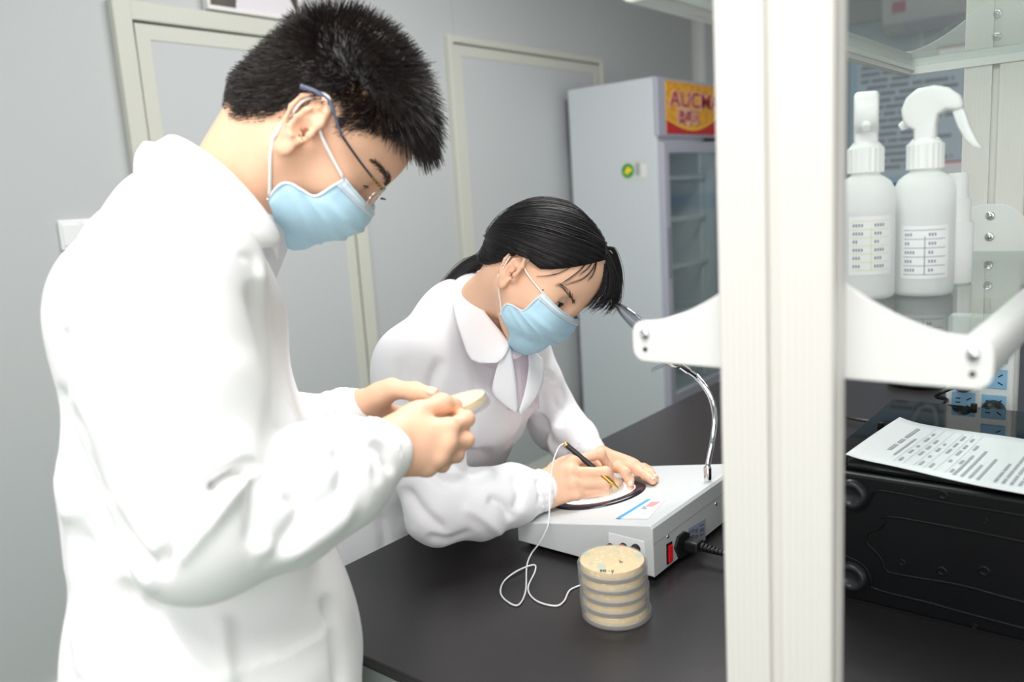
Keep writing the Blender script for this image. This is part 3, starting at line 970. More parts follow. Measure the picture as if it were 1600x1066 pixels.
# front control panel
def on_front(px, py): return Wplane(px, py, (0, KY0, 0), Vector((0, 1, 0)))
def zf(x, y): return (760 + x / 3.046, 660 + y / 3.046)
P = [on_front(*zf(*q)) - CO for q in ((583, 525), (752, 568), (757, 640), (583, 596))]
mb = MB(); mb.prism([(p.x, p.z) for p in P], 'y', KY0 - CO.y - .0008, KY0 - CO.y + .0004)
pan = mb.obj('control_panel', M_paper, t)
def front_round(name, x, y, r, prof, m, par):
    q = on_front(*zf(x, y)) - CO
    Mx = Matrix.Translation((q.x, KY0 - CO.y - .0008, q.z)) @ Matrix.Rotation(math.radians(90), 4, 'X')
    return MB().lathe([(a * r, b * r) for a, b in prof], 24, Mx).obj(name, m, par, smooth=True)
front_round('knob_rim', 655, 592, .0062, [(0, .3), (.6, .3), (.7, .8), (1, .8), (1, 0)], M_blk, pan)
front_round('red_button', 655, 592, .0055, [(0, 1.6), (.7, 1.5), (1, 1.1), (1, 0)], mat('button_red', lin(214, 50, 40), .35), pan)
front_round('knob', 714, 600, .0068, [(0, 1.5), (.8, 1.4), (1, 1), (1.05, 0)], M_blk, pan)
front_round('jack_plug', 592, 590, .0052, [(0, 2.6), (.8, 2.6), (1, 2.2), (1, 0)], M_blk, pan)
# right side: rocker, inlet, rating plate, screws
def on_side(px, py): return Wplane(px, py, (KX1, 0, 0), Vector((1, 0, 0)))
def zr(x, y): return (1000 + x / 6.66, 760 + y / 6.66)
def side_poly(name, pts, x0, x1, m, par):
    P = [on_side(*zr(*q)) - CO for q in pts]
    return MB().prism([(p.y, p.z) for p in P], 'x', KX1 - CO.x + x0, KX1 - CO.x + x1, .0003, 1).obj(name, m, par)
sw = side_poly('switch_frame', ((272, 604), (328, 572), (331, 782), (276, 818)), -.001, .0015, M_blk, t)
side_poly('rocker', ((285, 620), (320, 600), (324, 770), (288, 795)), .001, .0035, mat('rocker_red', lin(205, 22, 30), .25, emit=lin(205, 22, 30), estr=.15), sw)
inl = side_poly('power_inlet', ((350, 640), (380, 525), (452, 468), (492, 482), (498, 560), (500, 690), (395, 752)), -.001, .004, M_blk, t)
q = on_side(*zr(465, 590)) - CO
MB().box((KX1 - CO.x + .003, q.y - .0115, q.z - .0085), (KX1 - CO.x + .026, q.y + .0115, q.z + .0085), .003).obj('plug', M_blk, inl)
rp = side_poly('rating_plate', ((497, 440), (680, 333), (680, 560), (640, 585), (500, 520)), -.0002, .0005, mat('plate_silver', lin(158, 168, 184), .35), t)
mb = MB()
for k in range(6):
    for (a, b) in ((505 + 0, 525), (535, 560), (570, 600), (620, 660)):
        yy = 470 - (a - 505) * .52 + k * 20
        if yy < 555 - (a - 505) * .1 and (k + a) % 3:
            P = [on_side(*zr(*q2)) - CO for q2 in ((a, yy), (b, yy - (b - a) * .5), (b, yy - (b - a) * .5 + 9), (a, yy + 9))]
            mb.prism([(p.y, p.z) for p in P], 'x', KX1 - CO.x + .0004, KX1 - CO.x + .0007)
mb.obj('plate_lettering', mat('plate_ink', lin(50, 60, 90), .6), rp)
for (x, y) in ((288, 520), (790, 182)):
    q = on_side(*zr(x, y)) - CO
    MB().lathe([(0, .0022), (.002, .002), (.0034, .0006), (.0036, 0)], 16, Matrix.Translation(q) @ Matrix.Rotation(math.radians(90), 4, 'Y')).obj('screw', M_chrome, t, smooth=True)
# power cable of the counter
q = on_side(*zr(465, 590))
c0 = Vector((KX1 + .026, q.y, q.z))
pts = [c0, c0 + Vector((.012, -.001, -.0005)), c0 + Vector((.05, .005, -.004)), c0 + Vector((.10, .02, -.014)), Wz(1160, 880, BENCH + .006), Wz(1205, 872, BENCH + .004), Wz(1290, 830, BENCH + .004), Vector((-.40, 1.25, BENCH + .004)), Vector((-.43, 1.7, BENCH + .004))]
t2 = empty('power_cable', c0, label='black power cable running from the grey colony counter behind the white post', category='cable')
MB().tube([p - c0 for p in spline(pts, 8)], .0036, 8).obj('cord', M_blk, t2, smooth=True)
mb = MB()
for k in range(6):
    a = c0 + Vector((.002 + k * .0058, -.0002 * k, -.0003 * k)); b = a + Vector((.0036, 0, 0))
    mb.tube([a - c0, b - c0], .0068 - .0004 * k, 12)
mb.obj('strain_relief', M_blk, t2)

# ------------------------------------------------------------------ gooseneck magnifier
gb = on_top(1106, 752)
t = empty('gooseneck_magnifier', gb, label='chrome gooseneck with round magnifier lens rising from the grey counter', category='magnifier')
gd = (ROT.T @ np.array([gb.x, gb.y, gb.z - CAM_H]))[2] * -1
MB().lathe([(0, 0), (.0062, 0), (.0062, .022), (.005, .024), (0, .024)], 20).obj('socket', M_chrome, t, angle=40)
path = [gb + Vector((0, 0, .02)), W(1108, 715, gd), W(1113, 690, gd), W(1117, 655, gd - .01), W(1112, 625, gd - .02), W(1100, 603, gd - .03), W(1086, 587, gd - .04)]
sp = spline(path, 14)
rr = [.0042 + (.0005 if i % 2 else 0) for i in range(len(sp))]
# ribbed hose: many short rings
mb = MB()
dense = []
for a, b in zip(sp, sp[1:]):
    for k in range(3):
        dense.append(a.lerp(b, k / 3))
dense.append(sp[-1])
mb.tube([p - gb for p in dense], [.0046 if i % 2 else .0038 for i in range(len(dense))], 10)
mb.obj('flexible_neck', M_chrome, t)
e0, e1 = W(1086, 587, gd - .04), W(1062, 570, gd - .06)
MB().tube([e0 - gb, e0.lerp(e1, .5) - gb, e0.lerp(e1, .5) - gb, e1 - gb], [.0045, .0045, .0062, .0062], 14).obj('ferrule', M_chrome, t)
h0, h1 = e1, W(1040, 556, gd - .07)
MB().tube([h0 - gb, h0.lerp(h1, .4) - gb, h1 - gb], [.007, .0105, .009], 16).obj('lens_holder', M_steel, t, smooth=True)
la, lb = W(974, 479, gd - .13), W(1046, 560, gd - .07)
lc = (la + lb) / 2
ax = (lb - la).normalized()
view = (Vector((0, 0, CAM_H)) - lc).normalized()
nrm = (ax.cross(view)).normalized()
nrm = (nrm + view * .22).normalized()
LM = frame(lc - gb, ax, nrm)
rl = (lb - la).length / 2
lens = MB().lathe([(0, .006), (rl * .5, .0048), (rl * .98, .001), (rl * .98, -.001), (rl * .5, -.0048), (0, -.006)], 40, LM).obj('lens', thin_glass('lens_glass', (.82, .84, .88), 1.7), t, smooth=True)
MB().lathe([(rl * .95, .002), (rl, .002), (rl, -.002), (rl * .95, -.002), (rl * .95, .002)], 40, LM).obj('lens_rim', thin_glass('rim_clear', (.7, .74, .78), 1.9), t, smooth=True)
k0, k1 = W(1046, 566, gd - .075), W(1020, 578, gd - .09)
MB().tube([k0 - gb, k1 - gb], [.005, .0065], 10, flat=.35).obj('clear_tab', thin_glass('tab_clear', (.85, .88, .9), 1.6), t)

# ------------------------------------------------------------------ petri dishes
M_ps = thin_glass('polystyrene', (.985, .985, .988), 1.42, .02, (.96, .96, .97), .16)
m = bpy.data.materials.new('agar_colonies')
m.use_nodes = True
nt = m.node_tree; pb = nt.nodes['Principled BSDF']
tc = nt.nodes.new('ShaderNodeTexCoord')
vo = nt.nodes.new('ShaderNodeTexVoronoi'); vo.inputs['Scale'].default_value = 130
no = nt.nodes.new('ShaderNodeTexNoise'); no.inputs['Scale'].default_value = 55; no.inputs['Detail'].default_value = 2
nt.links.new(tc.outputs['Object'], vo.inputs['Vector']); nt.links.new(tc.outputs['Object'], no.inputs['Vector'])
cr = nt.nodes.new('ShaderNodeValToRGB')
cr.color_ramp.elements[0].position = .12; cr.color_ramp.elements[0].color = (*lin(252, 238, 200), 1)
cr.color_ramp.elements[1].position = .42; cr.color_ramp.elements[1].color = (*lin(236, 208, 146), 1)
cr2 = nt.nodes.new('ShaderNodeValToRGB')
cr2.color_ramp.elements[0].position = .60; cr2.color_ramp.elements[0].color = (0, 0, 0, 1)
cr2.color_ramp.elements[1].position = .68; cr2.color_ramp.elements[1].color = (1, 1, 1, 1)
mx = nt.nodes.new('ShaderNodeMix'); mx.data_type = 'RGBA'
nt.links.new(vo.outputs['Distance'], cr.inputs['Fac']); nt.links.new(no.outputs['Fac'], cr2.inputs['Fac'])
nt.links.new(cr2.outputs['Color'], mx.inputs[0]); nt.links.new(cr.outputs['Color'], mx.inputs[6])
mx.inputs[7].default_value = (*lin(190, 204, 176), 1)
nt.links.new(mx.outputs[2], pb.inputs['Base Color'])
pb.inputs['Roughness'].default_value = .35
pb.inputs['Subsurface Weight'].default_value = .2
pb.inputs['Subsurface Scale'].default_value = .004
M_agar = m
def make_dish(label, group):
    t = empty('petri_dish', (0, 0, 0), label=label, category='petri dish', group=group)
    # stored upside down: agar under the closed base on top, lid below
    h = .0150
    MB().lathe([(0, h), (.0425, h), (.0432, h - .0008), (.0432, .0030), (.0420, .0030), (.0420, h - .0013), (0, h - .0013)], 56).obj('base', M_ps, t, smooth=False, angle=40)
    MB().lathe([(0, h - .0014), (.0416, h - .0014), (.0416, .0038), (.0405, .0042), (0, .0044)], 56).obj('agar', M_agar, t, angle=40)
    MB().lathe([(0, 0), (.0448, 0), (.0456, .0008), (.0456, .0100), (.0444, .0100), (.0444, .0012), (0, .0012)], 56).obj('lid', M_ps, t, angle=40)
    return t
labs = ['bottom petri dish of the stack, resting on the black bench', 'second petri dish from the bottom of the stack on the bench', 'middle petri dish of the stack of five on the bench', 'second petri dish from the top of the bench stack', 'topmost petri dish of the bench stack, lid marked with black writing']
pc = (Wz(907, 957, BENCH) + Wz(1017, 957, BENCH)) / 2
first = None
offs = [(.0025, -.0015), (-.0005, 0), (-.0002, .0006), (-.0010, -.0004), (-.0018, .0002)]
dishes = []
for i, lb_ in enumerate(labs):
    loc = (pc.x + offs[i][0], pc.y + offs[i][1], BENCH + .0004 + i * .0152)
    if first is None:
        first = make_dish(lb_, 'petri dishes stacked on the bench'); first.location = loc; first.rotation_euler = (0, 0, .3)
        dishes.append(first)
    else:
        dishes.append(dup(first, loc, (0, 0, .7 * i + .3), label=lb_))
tp = dishes[-1]
zt = .0151
mb = MB()
q0 = Wz(956, 893, tp.location.z + zt)
def mark(px, py):
    q = Wz(px, py, tp.location.z + zt) - Vector(tp.location)
    q.rotate(Euler((0, 0, -tp.rotation_euler.z)))
    return q
def zp(x, y): return mark(890 + x / 6.664, 840 + y / 6.664)
for st_ in ([(315, 345), (335, 338), (325, 358)], [(350, 358), (352, 338), (365, 350), (375, 336), (372, 358)], [(408, 352), (416, 352)], [(435, 345), (446, 352), (458, 340), (440, 370)], [(520, 235), (527, 258), (552, 252)]):
    mb.tube([zp(*a) for a in st_], .0006, 5)
mb.obj('marker_writing', M_blk, tp)
# dish held by the standing person
hd_c = W(707, 634, .985)
eR, eL = W(759, 615, .985), W(655, 651, .985)
held = make_dish('petri dish held up between the hands of the standing person', 'held dish')
del held['group']
ux = (eR - eL).normalized()
up = Vector((0, 0, 1)); up = (up - ux * up.dot(ux)).normalized()
vw = (Vector((0, 0, CAM_H)) - hd_c).normalized()
up = (up - vw * .02).normalized()
held.matrix_world = frame(hd_c - up * .0110, ux, up) @ Matrix.Scale(1.0, 4)
HELD_C, HELD_UP, HELD_UX = hd_c, up, ux
# dish on the light stage
sd = dup(first, None, None, label='petri dish on the glowing stage under the pen tip')
if 'group' in sd: del sd['group']
sd.matrix_world = frame(ctr + tn * .002 + Vector((0, .0, 0)), (math.cos(slope), 0, math.sin(slope)), tn)
STAGE_C = ctr

# solids that figures rest on, as distance functions
def bench_block(P, g=.005):
    q = np.stack([BX0 - g - P[:, 0], BY0 - g - P[:, 1], P[:, 2] - BENCH - g, (BENCH - .027 - g) - P[:, 2]], 1)
    return q.max(1)
def carcass_block(P, g=.003):
    q = np.stack([BX0 + .03 - g - P[:, 0], BY0 + .03 - g - P[:, 1], P[:, 1] - .70 - g, P[:, 2] - BENCH], 1)
    return q.max(1)
def counter_block(P, g=.0016):
    n = np.array(tn); o = np.array(p_top)
    q = np.stack([KX0 - g - P[:, 0], P[:, 0] - KX1 - g, KY0 - g - P[:, 1], P[:, 1] - KY1 - g, (P - o) @ n - g, BENCH - P[:, 2]], 1)
    return q.max(1)
def keep_clear(F_, *fns):
    for fn in fns:
        F_.add(fn, (0, 0, 0), 1e3, .002, 's')
# ------------------------------------------------------------------ implicit surfaces for the figures
class Field:
    """ordered list of solid primitives blended into one skin"""
    def __init__(self, margin=0.06):
        self.ops = []
        self.margin = margin

    def add(self, fn, c, r, k=0.01, op='u'):
        self.ops.append((fn, np.array(c, float), float(r), k, op))

    def cone(self, a, b, r1, r2, k=0.01, op='u'):
        a = np.array(a, float); b = np.array(b, float)
        ab = b - a
        L2 = max(ab @ ab, 1e-12)
        def fn(P):
            t = np.clip(((P - a) @ ab) / L2, 0, 1)
            return np.linalg.norm(P - a - t[:, None] * ab, axis=1) - (r1 + (r2 - r1) * t)
        self.add(fn, (a + b) / 2, math.sqrt(L2) / 2 + max(r1, r2), k, op)

    def chain(self, pts, rs, k=0.01, op='u'):
        for i in range(len(pts) - 1):
            self.cone(pts[i], pts[i + 1], rs[i], rs[i + 1], k, op)

    def ball(self, c, r, k=0.01, op='u'):
        c = np.array(c, float)
        self.add(lambda P: np.linalg.norm(P - c, axis=1) - r, c, r, k, op)

    def ell(self, c, rad, k=0.01, op='u', M=None):
        """ellipsoid; M = 3x3 whose columns are its axes"""
        c = np.array(c, float); rad = np.array(rad, float)
        M = np.eye(3) if M is None else np.array(M, float)
        def fn(P):
            q = (P - c) @ M
            k0 = np.linalg.norm(q / rad, axis=1)
            k1 = np.linalg.norm(q / rad ** 2, axis=1)
            return k0 * (k0 - 1) / np.maximum(k1, 1e-9)
        self.add(fn, c, rad.max(), k, op)

    def plane_cut(self, o, n, k=0.004):
        """removes everything on the side n points to"""
        o = np.array(o, float); n = np.array(n, float) / np.linalg.norm(n)
        self.add(lambda P: -((P - o) @ n), o, 1e3, k, 's')

    def __call__(self, P):
        d = np.full(len(P), 1.0)
        for fn, c, r, k, op in self.ops:
            if r > 100:
                m = slice(None); Q = P
            else:
                mm = ((P - c) ** 2).sum(1) < (r + self.margin + k) ** 2
                if not mm.any():
                    continue
                m = np.nonzero(mm)[0]; Q = P[m]
            v = fn(Q)
            a = d[m]
            if op == 'u':
                h = np.maximum(k - np.abs(a - v), 0) / max(k, 1e-9)
                d[m] = np.minimum(a, v) - h * h * k * 0.25
            else:
                v = -v
                h = np.maximum(k - np.abs(a - v), 0) / max(k, 1e-9)
                d[m] = np.maximum(a, v) + h * h * k * 0.25
        return d

def surface(field, lo, hi, h):
    """surface nets -> (verts, quads)"""
    lo = np.array(lo, float); hi = np.array(hi, float)
    B = 8
    nb = np.ceil((hi - lo) / (h * B)).astype(int)
    n = nb * B + 1
    H = h * B
    g = np.stack(np.meshgrid(*[np.arange(k) for k in nb], indexing='ij'), -1).reshape(-1, 3)
    cen = lo + (g + 0.5) * H
    dc = field(cen)
    keep = np.abs(dc) < H * 0.95 + 0.004
    D = np.empty(tuple(n), np.float32)
    Dc = dc.reshape(tuple(nb))
    D[:-1, :-1, :-1] = np.where(Dc < 0, -1, 1).repeat(B, 0).repeat(B, 1).repeat(B, 2)
    D[-1] = 1; D[:, -1] = 1; D[:, :, -1] = 1
    off = np.stack(np.meshgrid(*[np.arange(B + 1)] * 3, indexing='ij'), -1).reshape(-1, 3)
    gk = g[keep]
    for s in range(0, len(gk), 400):
        idx = (gk[s:s + 400, None, :] * B + off[None]).reshape(-1, 3)
        D[idx[:, 0], idx[:, 1], idx[:, 2]] = field(lo + idx * h)
    S = D < 0
    act = np.zeros(tuple(n - 1), np.uint8)
    for dx in (0, 1):
        for dy in (0, 1):
            for dz in (0, 1):
                act += S[dx:n[0] - 1 + dx, dy:n[1] - 1 + dy, dz:n[2] - 1 + dz]
    A = np.argwhere((act > 0) & (act < 8))
    corners = np.array([(i, j, k) for i in (0, 1) for j in (0, 1) for k in (0, 1)])
    V = np.stack([D[A[:, 0] + c[0], A[:, 1] + c[1], A[:, 2] + c[2]] for c in corners], 1)
    acc = np.zeros((len(A), 3)); cnt = np.zeros(len(A))
    for a in range(8):
        for b in range(a + 1, 8):
            if np.abs(corners[a] - corners[b]).sum() != 1:
                continue
            m = (V[:, a] < 0) != (V[:, b] < 0)
            t = V[m, a] / (V[m, a] - V[m, b])
            acc[m] += corners[a] + t[:, None] * (corners[b] - corners[a])
            cnt[m] += 1
    verts = lo + (A + acc / cnt[:, None]) * h
    key = np.full(tuple(n - 1), -1, np.int32)
    key[A[:, 0], A[:, 1], A[:, 2]] = np.arange(len(A))
    quads = []
    for ax in range(3):
        sl0 = [slice(None)] * 3; sl1 = [slice(None)] * 3
        sl0[ax] = slice(0, -1); sl1[ax] = slice(1, None)
        E = np.argwhere(S[tuple(sl0)] != S[tuple(sl1)])
        u, v = [(1, 2), (2, 0), (0, 1)][ax]
        ok = (E[:, u] > 0) & (E[:, v] > 0) & (E[:, u] < n[u] - 1) & (E[:, v] < n[v] - 1)
        E = E[ok]
        q = []
        for du, dv in ((-1, -1), (0, -1), (0, 0), (-1, 0)):
            c = E.copy(); c[:, u] += du; c[:, v] += dv
            q.append(key[c[:, 0], c[:, 1], c[:, 2]])
        q = np.stack(q, 1)
        flip = ~S[E[:, 0], E[:, 1], E[:, 2]]
        q[flip] = q[flip][:, ::-1]
        quads.append(q)
    Q = np.concatenate(quads)
    Q = Q[(Q >= 0).all(1)]
    return verts, Q

def np_mesh(name, V, Q):
    me = bpy.data.meshes.new(name)
    me.from_pydata(V.tolist(), [], Q.tolist())
    me.update()
    me.shade_smooth()
    return me

def vnormals(V, Q):
    a, b, c, d = (V[Q[:, i]] for i in range(4))
    fn = np.cross(c - a, d - b)
    N = np.zeros_like(V)
    for i in range(4):
        np.add.at(N, Q[:, i], fn)
    return N / np.maximum(np.linalg.norm(N, axis=1), 1e-12)[:, None]

def relax(V, Q, it=2, f=0.5):
    for _ in range(it):
        acc = np.zeros_like(V); cnt = np.zeros(len(V))
        for i in range(4):
            j = (i + 1) % 4
            np.add.at(acc, Q[:, i], V[Q[:, j]]); np.add.at(cnt, Q[:, i], 1)
            np.add.at(acc, Q[:, j], V[Q[:, i]]); np.add.at(cnt, Q[:, j], 1)
        V = V + f * (acc / np.maximum(cnt, 1)[:, None] - V)
    return V

def pixels(V):
    q = (V - np.array([0, 0, CAM_H])) @ ROT
    d = -q[:, 2]
    return np.stack([800 + FPX * q[:, 0] / d, 533 - FPX * q[:, 1] / d], 1), d

def sculpt(V, Q, strokes):
    """fold strokes: (polyline of (px,py), amplitude m, half width px, kind, depth range)"""
    N = vnormals(V, Q)
    p, d = pixels(V)
    cam_dir = np.array([0, 0, CAM_H]) - V
    cam_dir /= np.linalg.norm(cam_dir, axis=1)[:, None]
    face = np.clip((N * cam_dir).sum(1) * 2.5, 0, 1)
    out = V.copy()
    for st in strokes:
        line, amp, w = st[0], st[1], st[2]
        kind = st[3] if len(st) > 3 else 'g'
        dr = st[4] if len(st) > 4 else (0, 9)
        L = np.array([(q.x, q.y) for q in spline([(a, b, 0) for a, b in line], 6)])
        best = np.full(len(V), 1e9); sg = np.ones(len(V)); tt = np.zeros(len(V))
        sel = (p[:, 0] > L[:, 0].min() - 4 * w) & (p[:, 0] < L[:, 0].max() + 4 * w) & (p[:, 1] > L[:, 1].min() - 4 * w) & (p[:, 1] < L[:, 1].max() + 4 * w) & (d > dr[0]) & (d < dr[1])
        ix = np.nonzero(sel)[0]
        if not len(ix): continue
        pp_ = p[ix]
        bd = np.full(len(ix), 1e9); bs = np.zeros(len(ix)); bt = np.zeros(len(ix))
        for i in range(len(L) - 1):
            a = L[i]; ab = L[i + 1] - a
            t = np.clip(((pp_ - a) @ ab) / max(ab @ ab, 1e-9), 0, 1)
            r = pp_ - a - t[:, None] * ab
            dd = np.linalg.norm(r, axis=1)
            s = np.sign(ab[0] * r[:, 1] - ab[1] * r[:, 0])
            m = dd < bd
            bd[m] = dd[m]; bs[m] = s[m]; bt[m] = (i + t[m]) / (len(L) - 1)
        fade = np.minimum(1, np.minimum(bt, 1 - bt) * 5 + (0.0 if kind != 'o' else 1))
        if kind == 'f':      # fold: ridge on one side, valley on the other
            x = bd / w * bs
            prof = x * np.exp(-x * x) * 1.6
        elif kind == 'e':    # cloth edge: a step that dies out away from the line
            x = bd / w * bs
            prof = np.where(x > 0, np.exp(-np.abs(x) * 0.35), 0)
        else:
            prof = np.exp(-(bd / w) ** 2)
        out[ix] += N[ix] * (amp * prof * fade * face[ix])[:, None]
    return out

def cloth_waves(V, Q, amp, dirs, seed=0, mask=None):
    """soft irregular folds: ridges running across the given wave directions"""
    N = vnormals(V, Q)
    r = np.random.default_rng(seed)
    f = np.zeros(len(V))
    for (d, wl, a) in dirs:
        d = np.array(d, float) / np.linalg.norm(d)
        k = 2 * math.pi / wl
        ph = r.uniform(0, 6.28)
        w1 = r.normal(size=3) * 9; w2 = r.normal(size=3) * 14
        x = V @ d * k + ph + 1.6 * np.sin(V @ w1 + ph * 2) + .8 * np.sin(V @ w2 + ph * 3)
        env = .5 + .5 * np.sin(V @ (r.normal(size=3) * 7) + ph)
        f += a * env * (1 - np.abs(np.sin(x * .5)) * 1.5)
    if mask is not None: f = f * mask
    return V + N * (amp * f)[:, None]

# ------------------------------------------------------------------ head
def head_parts(F, Rm, pos, fem, s=1.0):
    """Rm columns forward,left,up ; pos = point between the ear canals"""
    Rm = np.array(Rm); pos = np.array(pos)
    def T(x, y, z):
        if fem:      # flatter, shorter face
            x = x if x < .02 else .02 + (x - .02) * .82
            z = z if z > -.03 else -.03 + (z + .03) * .70
        return pos + Rm @ (np.array([x, y, z]) * s)
    def E(c, r, k, op='u'): F.ell(T(*c), np.array(r) * s, k, op, Rm)
    def B(c, r, k, op='u'): F.ball(T(*c), r * s, k, op)
    def C(a, b, r1, r2, k, op='u'): F.cone(T(*a), T(*b), r1 * s, r2 * s, k, op)
    E((-.008, 0, .035), (.097, .077, .091), .02)
    E((.03, 0, .036), (.053 if fem else .063, .064, .068), .03)
    E((.034, 0, -.03), (.046 if fem else .054, .055 if fem else .057, .064 if fem else .078), .03)
    for sy in (-1, 1):
        C((.002, sy * .053, -.042), (.064, sy * .012, -.096), .016, .015, .03)
        B((.055, sy * .040, -.016), .025, .02)
        C((.0825, sy * .008, .029), (.066, sy * .046, .027), .0085 if not fem else .007, .008, .012)
    B((.071, 0, -.098), .0155, .02)
    E((.078, 0, -.062), (.020, .027, .022), .02)
    for sy in (-1, 1):
        B((.098, sy * .032, .009), .0155, .010, 's')
    for sy in (-1, 1):
        B((.0705, sy * .0315, .0095), .0130, .003)
        # lids: upper lid lowered over the ball
        E((.0715, sy * .0315, .0125), (.0138, .0150, .0085), .003)
        E((.0712, sy * .0315, .0030), (.0132, .0145, .0045), .003)
    C((.0845, 0, .016), (.1035, 0, -.027), .0068, .0100, .012)
    for sy in (-1, 1):
        B((.0935, sy * .0115, -.031), .0078, .006)
    # ears
    for sy in (-1, 1):
        o = np.array([-.006 if not fem else -.003, sy * .0745, .001 if not fem else -.006])
        fl = math.radians(22)
        c = np.array([-math.sin(fl), sy * math.cos(fl), 0])
        a = np.array([math.cos(fl), sy * math.sin(fl), 0])
        tb = math.radians(12)
        b = np.array([-math.sin(tb) * a[0], -math.sin(tb) * a[1], math.cos(tb)])
        a = a * math.cos(tb) + np.array([0, 0, math.sin(tb)])
        sc = 1.12 if not fem else 1.0
        def X(u, v, w):
            return T(*(o + sc * (a * u + b * v + c * w)))
        Mx = Rm @ np.stack([a, b, c], 1)
        def EE(p_, r, k, op='u'): F.ell(X(*p_), np.array(r) * sc * s, k, op, Mx)
        EE((-.003, .004, .004), (.0165, .028, .0036), .005)
        hx = [(.009, .002, .003), (.0135, .012, .005), (.012, .024, .008), (.003, .0325, .0105), (-.008, .032, .0125), (-.0165, .023, .0135), (-.0190, .008, .0135), (-.016, -.010, .011), (-.010, -.021, .008)]
        F.chain([X(*q) for q in hx], [.0030 * sc * s] * len(hx), .003)
        F.chain([X(*q) for q in ((-.0085, -.014, .0085), (-.0105, .002, .0095), (-.007, .014, .009), (.001, .022, .0085))], [.0028 * sc * s] * 4, .003)
        EE((.002, -.003, .0085), (.0085, .0115, .0065), .003, 's')
        EE((-.0145, .008, .0105), (.0022, .016, .003), .002, 's')
        EE((.003, .017, .0085), (.006, .005, .003), .002, 's')
        F.ball(X(.0105, -.004, .0055), .0045 * sc * s, .003)
        EE((-.002, -.0265, .0045), (.008, .009, .0045), .005)
        F.ball(X(-.004, -.015, .0085), .0038 * sc * s, .003)
    return T

def finger(F, pts, r0, r1, k=.004):
    n = len(pts)
    rs = [r0 + (r1 - r0) * i / (n - 1) for i in range(n)]
    for i in range(n - 1):
        F.cone(pts[i], pts[i + 1], rs[i] * .97, rs[i + 1] * .97, k)
    for i in range(1, n - 1):
        F.ball(pts[i], rs[i] * 1.03, k)

def hand(F, wrist, mcps, fingers, thumb, scale=1.0, wr=.024):
    """mcps: index..little ; fingers: 3 further joints each ; thumb: 4 joints"""
    wrist = np.array(wrist)
    m = [np.array(q) for q in mcps]
    ax = (sum(m) / 4 - wrist)
    lat = m[3] - m[0]
    lat /= np.linalg.norm(lat)
    for i, q in enumerate(m):
        w0 = wrist + lat * ((i - 1.5) * .011)
        F.cone(w0, q, (.0155 - .0005 * i) * scale, (.0118 - .0006 * i) * scale, .014)
    F.cone(wrist - lat * .011, wrist + lat * .011, .0185 * scale, .0175 * scale, .012)
    rad = [(.0096, .0074), (.0098, .0076), (.0092, .0071), (.0082, .0063)]
    for q, f, r in zip(m, fingers, rad):
        finger(F, [q] + [np.array(p) for p in f], r[0] * scale, r[1] * scale)
    back = np.cross(lat, ax / np.linalg.norm(ax))
    cen_f = sum(np.array(f[1]) for f in fingers) / 4 - sum(m) / 4
    if back @ cen_f > 0: back = -back
    for q in m:
        F.ball(q + back * .0035 * scale, .0098 * scale, .006)
    t = [np.array(p) for p in thumb]
    F.cone(t[0], t[1], .0165 * scale, .0128 * scale, .012)
    finger(F, t[1:], .0118 * scale, .0090 * scale, .005)
    # web between thumb and index
    F.cone(t[0] * .5 + t[1] * .5, wrist * .45 + m[0] * .55, .011 * scale, .011 * scale, .014)

def nail(F_, base, tip, toward, r, m, par):
    """thin nail on the finger's last joint, on the side facing `toward`"""
    base = np.array(base, float); tip = np.array(tip, float)
    ax = (tip - base) / np.linalg.norm(tip - base)
    up = np.array(toward, float) - ax * (np.array(toward, float) @ ax); up /= np.linalg.norm(up)
    sd = np.cross(up, ax)
    c = tip + ax * r * .1 + up * r * .9
    rows = []
    for i in range(6):
        row = []
        for j in range(7):
            u = (i / 5 - .5) * 2; v = (j / 6 - .5) * 2
            w = math.sqrt(max(0, 1 - (max(0, abs(u) - .35) / .65) ** 2 * .6))
            row.append(c + ax * u * r * .72 + sd * v * r * .62 * w - up * r * .28 * v * v)
        rows.append(row)
    P = np.array(rows).reshape(-1, 3)
    for _ in range(3):
        d = F_(P)
        g = np.stack([F_(P + np.eye(3)[k] * 2e-4) - d for k in range(3)], 1) / 2e-4
        P = P - g * (d - .0004)[:, None]
    P = P.reshape(6, 7, 3)
    return link('fingernail', sheet_mesh([[Vector(q) for q in r_] for r_ in P], .0004, 0), m, par)

def ribbon_mesh(curves, w0, w1, nrm_fn=None, thick=False):
    """tapered hair strands: each a thin 3-sided prism"""
    V = []; Fc = []
    for c in curves:
        c = np.asarray(c, float)
        n = len(c)
        t = np.gradient(c, axis=0)
        t /= np.maximum(np.linalg.norm(t, axis=1), 1e-9)[:, None]
        rnd = np.random.normal(size=3)
        a = np.cross(t, rnd); a /= np.maximum(np.linalg.norm(a, axis=1), 1e-9)[:, None]
        b = np.cross(t, a)
        base = len(V)
        for i in range(n):
            w = w0 + (w1 - w0) * (i / (n - 1)) ** 1.5
            for k in range(3):
                an = 2 * math.pi * k / 3
                V.append(c[i] + (a[i] * math.cos(an) + b[i] * math.sin(an)) * w)
        for i in range(n - 1):
            for k in range(3):
                k2 = (k + 1) % 3
                Fc.append((base + i * 3 + k, base + i * 3 + k2, base + (i + 1) * 3 + k2, base + (i + 1) * 3 + k))
    me = bpy.data.meshes.new('strands')
    me.from_pydata([tuple(v) for v in V], [], Fc)
    me.shade_smooth()
    return me

